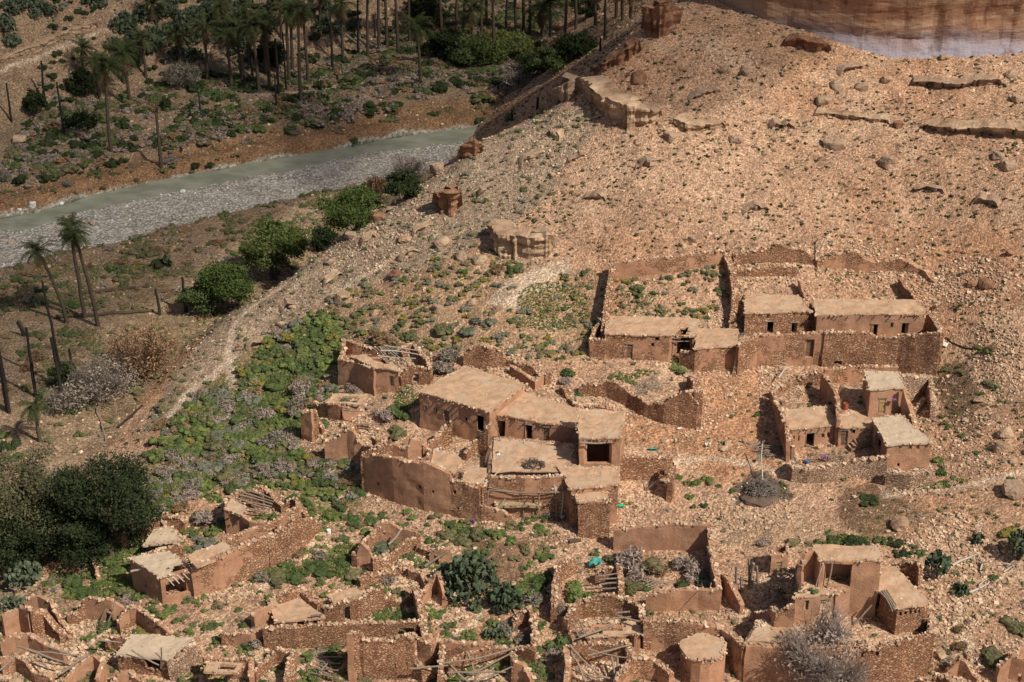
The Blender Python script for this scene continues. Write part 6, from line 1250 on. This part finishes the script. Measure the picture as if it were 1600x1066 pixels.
palm(153,510,366,'right-hand palm of the leaning pair standing by the river flats',1.2,-1.6,.7); palm(132,496,358,'left-hand palm of the pair standing by the river flats',1.25,-.5,.7); palm(105,505,392,'palm with a curved leaning trunk left of the pair by the river flats',1.3,-2.6,.8)
palm(12,640,425,'tall palm at the left edge in front of the gravel bar',1.0,-.6,.6); palm(62,690,632,'young short palm with drooping fronds near the left edge',1.1,0,.3,.22,26)
FP = [(174,240,105,1.15,'tall far bank palm with a thick crown, nearest the river on the left'),(194,130,80,1.0,'slim palm behind the tall far bank palm'),(203,160,82,1.1,'palm with a red-brown skirt on the far bank'),(324,125,45,1.2,'palm with a wide crown on the far slope, left centre'),(405,145,40,1.1,'palm in the middle grove, leftmost of the tall ones'),(415,115,50,.9,'shorter palm in the middle grove'),(422,140,30,1.0,'palm in the middle grove with a brown crown'),(452,130,18,1.0,'thin palm in the middle grove'),(457,110,25,.9,'back palm of the middle grove'),(470,160,14,1.15,'tall palm at the right of the middle grove'),
 (592,80,-40,1.1,'palm trunk rising out of the top of the picture, left of the pair'),(605,80,-60,1.1,'palm trunk rising out of the top of the picture'),(622,80,-60,1.1,'palm rising out of the top beside the dark round tree'),(657,130,42,1.15,'single palm in front of the green thicket'),(713,75,-50,1.1,'palm trunk in front of the bright thicket, rising out of view'),(738,70,15,1.15,'palm with a round crown over the bright thicket'),(772,100,-20,1.1,'palm trunk at the right side of the bright thicket'),(806,55,-40,1.1,'palm trunk near the ridge, top of the picture'),(818,55,-60,1.1,'thin palm trunk near the ridge, top of the picture'),(848,65,10,1.5,'short palm with long drooping fronds near the ridge'),(883,60,-30,1.1,'dark palm trunk right of the drooping palm'),(972,32,-30,1.3,'shaggy palm of the group near the red rock pillar'),(985,30,-20,1.2,'second shaggy palm near the red rock pillar'),(725,48,-30,1,'distant palm above the thicket'),(760,42,-30,1,'distant palm behind the bright thicket'),(245,40,5,1.0,'small palm among the prickly pears on the slope'),(155,150,95,.9,'small palm at the left of the far bank'),(963,28,-25,1.2,'palm left in the group near the red rock pillar'),(350,60,12,.9,'small palm on the slope above the middle grove'),(440,60,-5,.9,'small palm at the back of the middle grove'),(390,100,20,1.0,'palm at the left back of the middle grove'),(500,40,-12,.9,'small palm above the middle grove')]
for px, py, ty, c, l in FP: palm(px, py, ty, l, c * 1.45, random.uniform(-.5, .5), 1.0, .26, 34)
for px, py, ty, c in [(362,135,55,1),(378,128,45,1.2),(395,120,30,0),(436,150,60,0),(482,130,20,1.2),(520,110,25,0),(536,95,5,1.2),(560,85,0,0),(575,92,-20,1.2),(640,70,-30,1.2),(668,60,-20,0),(690,55,-40,1.2),(752,60,-20,1.1),(790,62,-30,0),(828,60,-40,1.2),(860,58,-20,0),(900,45,-30,1.2),(930,40,-20,1.2),(945,62,-10,0),(228,120,60,1.1),(285,110,50,1.1),(70,160,95,0),(130,125,75,1.0)]:
    palm(px, py, ty, ('slim tall palm ' if c else 'bare dark palm trunk ') + where(px, py), c * 1.3, random.uniform(-.5, .5), .9, .24 if c else .2, 28, name='palm_tree' if c else 'dead_palm_trunk')
palm(252,262,170,'grey dead palm with a ragged brown top by the far river bank',.55,.1,1.4,.26,6)
for px, py, ty, r, ln in [(18,190,130,.2,0),(101,215,128,.2,-.2),(155,155,96,.18,0),(313,175,145,.15,0),(432,165,120,.18,0),(447,140,50,.18,0),(383,140,90,.15,0),(502,142,125,.22,0),(655,60,20,.18,0),(586,60,30,.18,0),(56,620,512,.22,0),(98,605,440,.2,-.8),(250,492,452,.22,-.3),(290,487,433,.25,0),(100,640,528,.25,-.4),(15,645,480,.22,-.6),(38,525,503,.25,-.7),(112,575,545,.2,0),(8,600,480,.22,-.6),(80,640,625,.22,.2),(840,170,152,.25,0),(800,190,172,.22,0),(655,140,120,.1,0),(938,80,60,.2,0),(18,800,775,.3,0)]:
    r *= .85; palm(px, py, ty, 'charred bare trunk ' + where(px, py), 0, ln, 0, r, name='dead_palm_trunk')
def log(px0, py0, px1, py1, r=.22, mat='burnt_bark', label=None, lift=.15, name='fallen_log'):
    A, B = T(px0, py0), T(px1, py1); A[2] += lift; B[2] += lift; mb = MB(); p = bent(A, B, 8, .02); p[:, 2] = np.maximum(p[:, 2], G(p[:, 0], p[:, 1]) + r * .6); mb.tube(p, np.linspace(r, r * .75, 8), 8); o = mb.build(name, mat, None, A); tag(o, label, 'log', px=((px0 + px1) / 2, (py0 + py1) / 2)); return o
log(108,462,214,450,.3,'palm_bark','thick fallen palm trunk, upper one on the river flats'); log(88,497,240,487,.28,'palm_bark','long fallen palm trunk behind the charred trunks'); log(253,470,285,454,.22,'palm_bark','fallen trunk between the two pointed stumps'); log(30,505,43,525,.3,'palm_bark','short tilted piece of trunk at the left'); log(45,433,75,433,.15,'palm_bark','thin fallen trunk by the palm with curved trunk')
log(196,192,234,224,.18,'wood','leaning fallen trunk on the far bank'); log(600,98,655,92,.25,'burnt_bark','fallen trunk under the thicket on the far bank'); log(560,108,600,104,.22,'burnt_bark','fallen trunk beside the orange boulder'); log(184,670,222,635,.16,'burnt_bark','dark trunk lying on the slope by the bare brown tree'); log(540,55,562,72,.2,'wood','fallen trunk on the far slope'); log(735,105,780,98,.15,'wood','thin fallen trunk under the bright thicket'); log(272,788,285,800,.1,'wood','thin post lying on the green slope'); log(150,640,165,690,.1,'wood','thin fallen branch by the left trees')
log(1385,870,1392,873,.12,'wood','short log beside the porch roof'); log(890,848,908,846,.25,'palm_bark','stub of log on the dirt below the tower')
# prickly pears --------------------------------------------------------------
def cactus(px, py, r, h, n, label, name='prickly_pear', trunk=False, grp=None):
    p = T(px, py); g = np.random.default_rng(int(px + py * 3)); mb = MB(); N_ = 8; th = np.arange(N_) / N_ * 2 * math.pi; pads = []
    for i in range(n):
        a = g.uniform(0, 6.28); rr = r * math.sqrt(g.uniform(0, 1)); env = math.sqrt(max(.02, 1 - (rr / r) ** 2)); zz = g.uniform(.12, 1) ** .7 * h * env + (h * .55 if trunk else 0)
        if trunk: zz = h * .55 + h * .5 * g.uniform(-.5, 1) * env
        pads.append(p + [rr * math.cos(a), rr * math.sin(a), zz])
    for c in pads:
        s_ = g.uniform(.17, .27); d = g.normal(0, 1, 3); d[2] = abs(d[2]) * .9 + .5; d /= np.linalg.norm(d); nn = np.cross(d, g.normal(0, 1, 3)); nn /= np.linalg.norm(nn); sd = np.cross(d, nn)
        ring = c + (np.cos(th)[:, None] * d * s_ * 1.35 + np.sin(th)[:, None] * sd * s_); V = np.vstack([ring, c + nn * .06, c - nn * .06]); mb.add(V, [[i, (i + 1) % N_, N_, N_] for i in range(N_)] + [[(i + 1) % N_, i, N_ + 1, N_ + 1] for i in range(N_)], 'cactus', smooth=False)
    e = thing(name, label, 'cactus', p, grp); THINGS.append((e, (px, py))); mb.build('pads', 'cactus', e)
    tb = MB()
    if trunk: tb.tube(bent(p - [0, 0, .2], p + [0, 0, h * .7], 5, .04), [.16, .13, .12, .1, .09], 7)
    else:
        for i in range(5): tb.tube(bent(p + [g.normal(0, r * .2), g.normal(0, r * .2), -.1], p + [g.normal(0, r * .45), g.normal(0, r * .4), h * .5], 4, .2), [.12, .1, .08, .07], 6)
    tb.build('stem', 'bark', e); return e
cactus(735,925,3.0,4.6,560,'largest prickly pear clump in the middle of the ruins'); cactus(705,912,1.8,2.6,170,'smaller prickly pear against the left side of the largest clump'); cactus(790,945,1.7,2.4,200,'prickly pear clump lower right of the largest clump')
cactus(770,994,.9,.8,40,'low prickly pear beside the narrow path'); cactus(1463,905,1.1,3.1,130,'tree-shaped prickly pear with a single trunk on the right slope','prickly_pear',True); cactus(1592,875,1.3,3.4,140,'tree-shaped prickly pear at the right edge','prickly_pear',True)
cactus(38,915,1.9,2.6,200,'prickly pear standing before the dark trees at the lower left','prickly_pear',True); cactus(1527,848,.6,1.2,30,'thin prickly pear right of the broad tan boulder'); cactus(1500,925,.9,.7,50,'fallen prickly pear on the right slope'); cactus(20,950,1.5,1.2,80,'low prickly pear thicket at the lower left edge'); cactus(55,480,.7,1.6,40,'small prickly pear at the left of the river flats'); cactus(262,418,.5,2.4,40,'slim dark prickly pear on the river flats')
g = np.random.default_rng(33); k = 0
CB = [(45,10,45,22),(10,25,20,25),(80,30,25,10),(230,50,60,30),(300,30,60,35),(200,75,40,30),(250,65,50,20),(340,25,60,25),(370,40,30,30),(300,85,25,12),(430,18,50,18),(490,15,40,15),(520,40,30,15),(540,48,20,8),(150,5,60,8),(290,90,16,10),(375,70,20,15),(10,65,14,8)]
for cx_, cy_, rx, ry in CB:
    for _ in range(max(2, int(rx * ry / 150))):
        a = g.uniform(0, 6.28); rr = math.sqrt(g.uniform()); px = cx_ + rx * rr * math.cos(a); py = cy_ + ry * rr * math.sin(a); cactus(px, py, g.uniform(1.0, 2.0), g.uniform(1.3, 2.4), 110, 'dark prickly pear clump ' + where(px, py))
# dead branches lying on the right slope --------------------------------------
def snag(pxs, r, label, mat='pale_wood'):
    P = np.array([T(a, b) + [0, 0, c] for a, b, c in pxs]); mb = MB(); mb.tube(P, np.linspace(r, r * .5, len(P)), 6)
    for i in range(3):
        q = P[rng.integers(1, len(P))]; mb.tube(bent(q, q + [rng.normal(0, .8), rng.normal(0, .5), rng.uniform(.1, .7)], 4, .2), [r * .6, r * .5, r * .3, r * .2], 5)
    o = mb.build('dead_branch', mat, None, P[0]); tag(o, label, 'branch', px=pxs[0][:2])
snag([(1488,886,.2),(1500,880,.3),(1515,876,.4),(1528,872,.5),(1534,886,.4),(1531,895,.3)],.14,'long forked dead branch right of the tree-shaped prickly pear'); snag([(1525,853,.1),(1528,842,.6),(1532,835,1.0)],.1,'upright dead branch with a few green pads'); snag([(1512,928,.1),(1530,922,.2),(1545,916,.4)],.14,'dead branch across the fallen prickly pear'); snag([(1568,895,.1),(1582,888,.3)],.1,'short dead branch near the right edge'); snag([(1470,905,.1),(1478,895,.3)],.08,'short stick right of the prickly pear trunk'); snag([(1575,865,.1),(1590,862,.3)],.1,'dead stick below the prickly pear at the right edge')
snag([(1192,765,.1),(1190,748,.9),(1188,735,1.6),(1189,722,2.3)],.08,'pale forked pole standing on the dung heap'); snag([(765,75,.2),(775,88,.5),(783,100,.2)],.12,'white fallen branch in the bright thicket'); snag([(942,560,.1),(941,545,1.2),(941,528,2.0)],.09,'pale post before the plank-door house')
snag([(1195,960,.6),(1210,950,1.0),(1225,940,1.6)],.1,'pole sloping over rubble left of the sunken court','wood'); snag([(1108,962,3.9),(1104,976,3.7)],.05,'small stick on the wall end','wood'); snag([(1275,408,.3),(1290,392,2.2),(1297,386,2.6)],.1,'pole leaning on the crumbling bank wall','wood'); snag([(1215,605,1.2),(1224,592,1.2),(1232,585,1.0)],.1,'bleached pole on the collapsed back wall')
# heaps ----------------------------------------------------------------------
def heap(px, py, r, h, n, mat, label, name, L=.9, rr=.04, cat='heap'):
    p = T(px, py); mb = MB(); g = np.random.default_rng(px)
    for i in range(n):
        a = g.uniform(0, 6.28); q = r * math.sqrt(g.uniform()); c = p + [q * math.cos(a), q * math.sin(a) * .7, h * (1 - q / r) * g.uniform(.2, 1) + .05]; d = g.normal(0, 1, 3) * [1, 1, .35]; d = d / np.linalg.norm(d) * L * g.uniform(.3, .7); mb.tube([c - d, c + d * .1 + g.normal(0, .05, 3), c + d], [rr, rr, rr * .6], 5, cap=False)
    o = mb.build(name, mat, None, p); tag(o, label, cat, px=(px, py))
heap(1205,705,1.8,.9,110,'wood','heap of grey firewood left of the adobe house with the stairs','firewood_heap'); heap(1299,512,1.5,.7,60,'pale_wood','tangle of bleached branches between the doorway houses','branch_heap'); heap(1252,505,1.2,.9,40,'pale_wood','sticks leaning at the right doorway of the middle stone house','branch_heap',L=1.3); heap(1158,522,1.2,.6,60,'wood','brushwood bundle above the mud-smeared long wall','branch_heap',rr=.03)
heap(835,728,1.4,.6,70,'dark_wood','dark jumble of roof sticks round the hole in the terrace','branch_heap',L=.8); heap(1240,905,2.2,.9,120,'wood','fan of collapsed roof sticks left of the open porch','branch_heap',rr=.05,L=1.2); heap(1010,908,1.2,.3,20,'wood','planks lying among the bushes of the overgrown yard','plank_heap',L=1.2,rr=.07); heap(1310,716,1.6,.5,60,'straw','straw and sticks in the yard below the stairs','branch_heap',rr=.03); heap(1330,590,1.3,.5,26,'wood','poles stacked on the wall beside the tallest adobe room','pole_stack',L=1.4,rr=.05); heap(1180,690,1.4,.3,8,'wood','few long logs beside the firewood heap','log_heap',L=1.6,rr=.12)
heap(865,800,1.5,1.1,260,'twig_grey','ball of dry brushwood under the pole shelter','brushwood',rr=.018,L=.7); heap(940,805,2.0,.4,180,'straw','dry straw spread below the tower corner','straw_heap',rr=.02,L=.5)
heap(1190,768,1.5,1.9,420,'twig_grey','cone of grey brushwood piled on the dark mound below the firewood','brush_heap',L=.8,rr=.03); p = T(1190,782); mb = MB(); boulder(mb, p + [0, .9, -.25], (2.2, 1.8, .75), 'dark_dirt', 4, 5, .3, 0, facet=False); o = mb.build('dung_heap', 'dark_dirt', None, p); tag(o, 'dark mound of dung with a pole on top, below the firewood', 'heap', px=(1190,780))
# small things -----------------------------------------------------------------
def cloth(px, py, w, d, mat, label, name='cloth', lift=.1, rough=.12, cat='cloth'):
    w *= .72; d *= .72
    p = T(px, py); n = 9; u, v = np.meshgrid(np.linspace(-.5, .5, n), np.linspace(-.5, .5, n)); s = int(px) % 50; X = p[0] + u * w * (1 + .3 * vnoise(v * 4, u * 3, None, s)); Y = p[1] + v * d * (1 + .3 * vnoise(u * 4, v * 3, None, s + 1)); Z = (np.maximum(G(X, Y), p[2]) if lift <= .3 and abs(px - 838) > 80 else p[2]) + lift + rough * vnoise(u * 5, v * 5, None, s + 2) + rough * .5
    V = np.stack([X, Y, Z], -1).reshape(-1, 3); K = n * n; F_ = [[a * n + b, a * n + b + 1, (a + 1) * n + b + 1, (a + 1) * n + b] for a in range(n - 1) for b in range(n - 1)]; mb = MB(); mb.add(np.vstack([V, V - [0, 0, .03]]), F_ + [[K + i for i in f[::-1]] for f in F_], '', smooth=True); o = mb.build(name, mat, None, p); tag(o, label, cat, px=(px, py))
cloth(754,706,1.0,.8,'pink_cloth','pink cloth on the roof terrace of the largest house','cloth',.15); cloth(838,697,1.0,.5,'blue_plastic','blue plastic sheet before the plank door of the largest house','plastic_sheet'); cloth(779,712,.5,.6,'white_cloth','small white cloth on the roof terrace of the largest house'); cloth(682,706,.6,.4,'pale_blue_cloth','pale blue rag on the roof terrace'); cloth(930,888,1.7,1.3,'teal_net','turquoise net caught in the bushes of the overgrown yard','net',.5,.5,'net'); cloth(900,884,1.3,.4,'teal_net','strip of turquoise netting on the rubble left of the overgrown yard','net',.25,.2,'net')
cloth(970,792,1.0,.7,'green_cloth','green cloth at the foot of the tower wall'); cloth(1187,725,.5,.7,'teal_net','turquoise rag on the dung heap pole','cloth',.8); cloth(1020,704,1.6,.5,'teal_net','scrap of green netting on the stone yard wall','net',.2); cloth(1394,652,.7,.5,'purple_cloth','magenta cloth on the pale roof before the tallest adobe room','cloth',2.2); cloth(1288,722,.9,.6,'purple_cloth','purple bundle in the yard with the straw','cloth',.4,.3); cloth(866,796,.9,.6,'pale_blue_cloth','pale blue shirt on the brushwood ball','cloth',1.0,.25); cloth(824,768,.9,.8,'white_cloth','white and black rags hung on the pole shelter','cloth',1.6,.4); cloth(1106,698,.8,.8,'white_cloth','white sack on the bare orange ground','sack',.2,.3,'sack'); cloth(1062,671,.7,.4,'white_cloth','crumpled white litter at the foot of the peaked retaining wall','litter',.08); cloth(313,658,.5,.3,'blue_plastic','tiny blue scrap on the green slope','litter',.3); cloth(1398,838,.3,.3,'white_cloth','white litter near the broad tan boulder','litter',.1) 
def cyl(px, py, r, h, mat, label, name, cat, rings=0):
    p = T(px, py); mb = MB(); k = 6; zz = np.linspace(0, h, k); mb.tube([(p[0], p[1], p[2] + q) for q in zz], [r * (1 + (.05 if i in (0, 2, 3, 5) else 0)) for i in range(k)], 14); o = mb.build(name, mat, None, p); tag(o, label, cat, px=(px, py))
cyl(1261,724,.2,.35,'blue_plastic','small blue bucket in the yard behind the curved dry-stone wall','bucket','bucket'); cyl(1321,640,.28,.8,'red_barrel','rusty red barrel between the tall divider wall and the tallest adobe room','barrel','barrel'); cyl(514,834,.22,.5,'cushion','white plastic container on the grass by the long narrow ruin','container','container'); cyl(740,818,.15,.5,'purple_cloth','small purple container at the corner of the pole shelter','container','container')
p = T(1472,541); mb = MB(); mb.box(p + [0, 0, .35], (1.3, .5, .12), -.7, jit=.01, rx=.7); mb.box(p + [0, .2, .15], (.1, .1, .5), -.7); o = mb.build('white_panel', 'cushion', None, p); tag(o, 'white rounded panel at the right end of the long stone wall', 'panel', px=(1472,541))
A = np.array([T(x_, y_) + [0, 0, .08] for x_, y_ in ((1478,528),(1486,536),(1496,540),(1508,545),(1520,546))]); mb = MB(); mb.tube(A, .07, 6); o = mb.build('hose', 'black_plastic', None, A[0]); tag(o, 'dark hose lying right of the white panel', 'hose', px=(1500,541))
# gate in the yard by the bucket
p = T(1266,724); mb = MB()
for dx in (0, .55, 1.1, 1.9, 2.4): mb.box(p + [dx, 0, .6], (.05, .05, 1.3), 0)
for zz in (.3, 1.1): mb.box(p + [1.2, 0.05, zz], (2.5, .05, .06), 0)
o = mb.build('stick_fence', 'wood', None, p); tag(o, 'rickety stick fence beside the blue bucket', 'fence', px=(1270,718))
# ---------------------------------------------------------------- unseen cloudlike slab, added to dull the light on far valley and cliff
m, t, b, o = newmat('shade_cloud'); b.inputs['Base Color'].default_value = (.9, .9, .9, 1); tr = N(t, 'ShaderNodeBsdfTransparent'); mx = N(t, 'ShaderNodeMixShader'); mx.inputs[0].default_value = .31; t.links.new(tr.outputs[0], mx.inputs[1]); t.links.new(b.outputs[0], mx.inputs[2]); t.links.new(mx.outputs[0], o.inputs[0])
edge = [(1150,0),(1000,110),(880,170),(700,250),(560,350),(420,440),(330,505),(240,570),(190,660)]
E = [T(a, c_)[:2] for a, c_ in edge]; H0 = 330.0; k = (H0 - 10) / sdir[2]; sh = np.array([sdir[0] * k, sdir[1] * k])
poly = [e + sh + np.array([-2.0, 3.0]) for e in E]; poly = [poly[0] + [260, 6], poly[0] + [60, 1]] + poly + [poly[-1] + [-18, -10], poly[-1] + [-200, -60], poly[-1] + [-300, 500], poly[0] + [260, 500]]
poly = np.array(poly); cc = poly.mean(0); n = len(poly); mb = MB(); V = np.vstack([np.c_[poly, np.full(n, H0)], [[cc[0], cc[1], H0 + 4]], [[cc[0], cc[1], H0 + 90]]])
V = np.vstack([np.c_[poly, np.full(n, H0)], np.c_[cc + (poly - cc) * .97, np.full(n, H0 + 45)]]); mb.add(V, [list(range(n))[::-1]], ''); mb.add(V, [list(range(n, 2 * n))], ''); mb.add(V, [[i, (i + 1) % n, n + (i + 1) % n, n + i] for i in range(n)], ''); o = mb.build('shade_cloud', 'shade_cloud'); tag(o, 'unseen cloudlike slab added to shade the valley and cliff', None, kind='structure')
# ---------------------------------------------------------------- labels: look-alikes that fall on the same words share a group
from collections import defaultdict
dd = defaultdict(list)
for o, pxy in THINGS: dd[o['label']].append((o, pxy))
ORD = 'leftmost second third fourth fifth sixth seventh eighth ninth tenth eleventh twelfth thirteenth fourteenth fifteenth sixteenth seventeenth eighteenth nineteenth twentieth'.split(); ORD += ['twenty-' + q for q in 'first second third fourth fifth sixth seventh eighth ninth'.split()] + ['thirtieth'] + ['thirty-' + q for q in 'first second third fourth fifth sixth'.split()]
for l, v in dd.items():
    if len(v) < 2: continue
    if len(v) <= len(ORD):
        for i, (o, _) in enumerate(sorted(v, key=lambda q: q[1][0])):
            w_ = ORD[i] if i == 0 else ('rightmost' if i == len(v) - 1 else ORD[i] + ' from left'); o['label'] = w_ + ' ' + l
    for o, _ in v: o['group'] = o.get('group') or (l + ' (several alike)')
for o in bpy.data.objects:
    if 'category' in o and not 4 <= len(o['label'].split()) <= 16: print('LEN', len(o['label'].split()), o.name, o['label'])
print('things', len(THINGS), 'objects', len(bpy.data.objects))
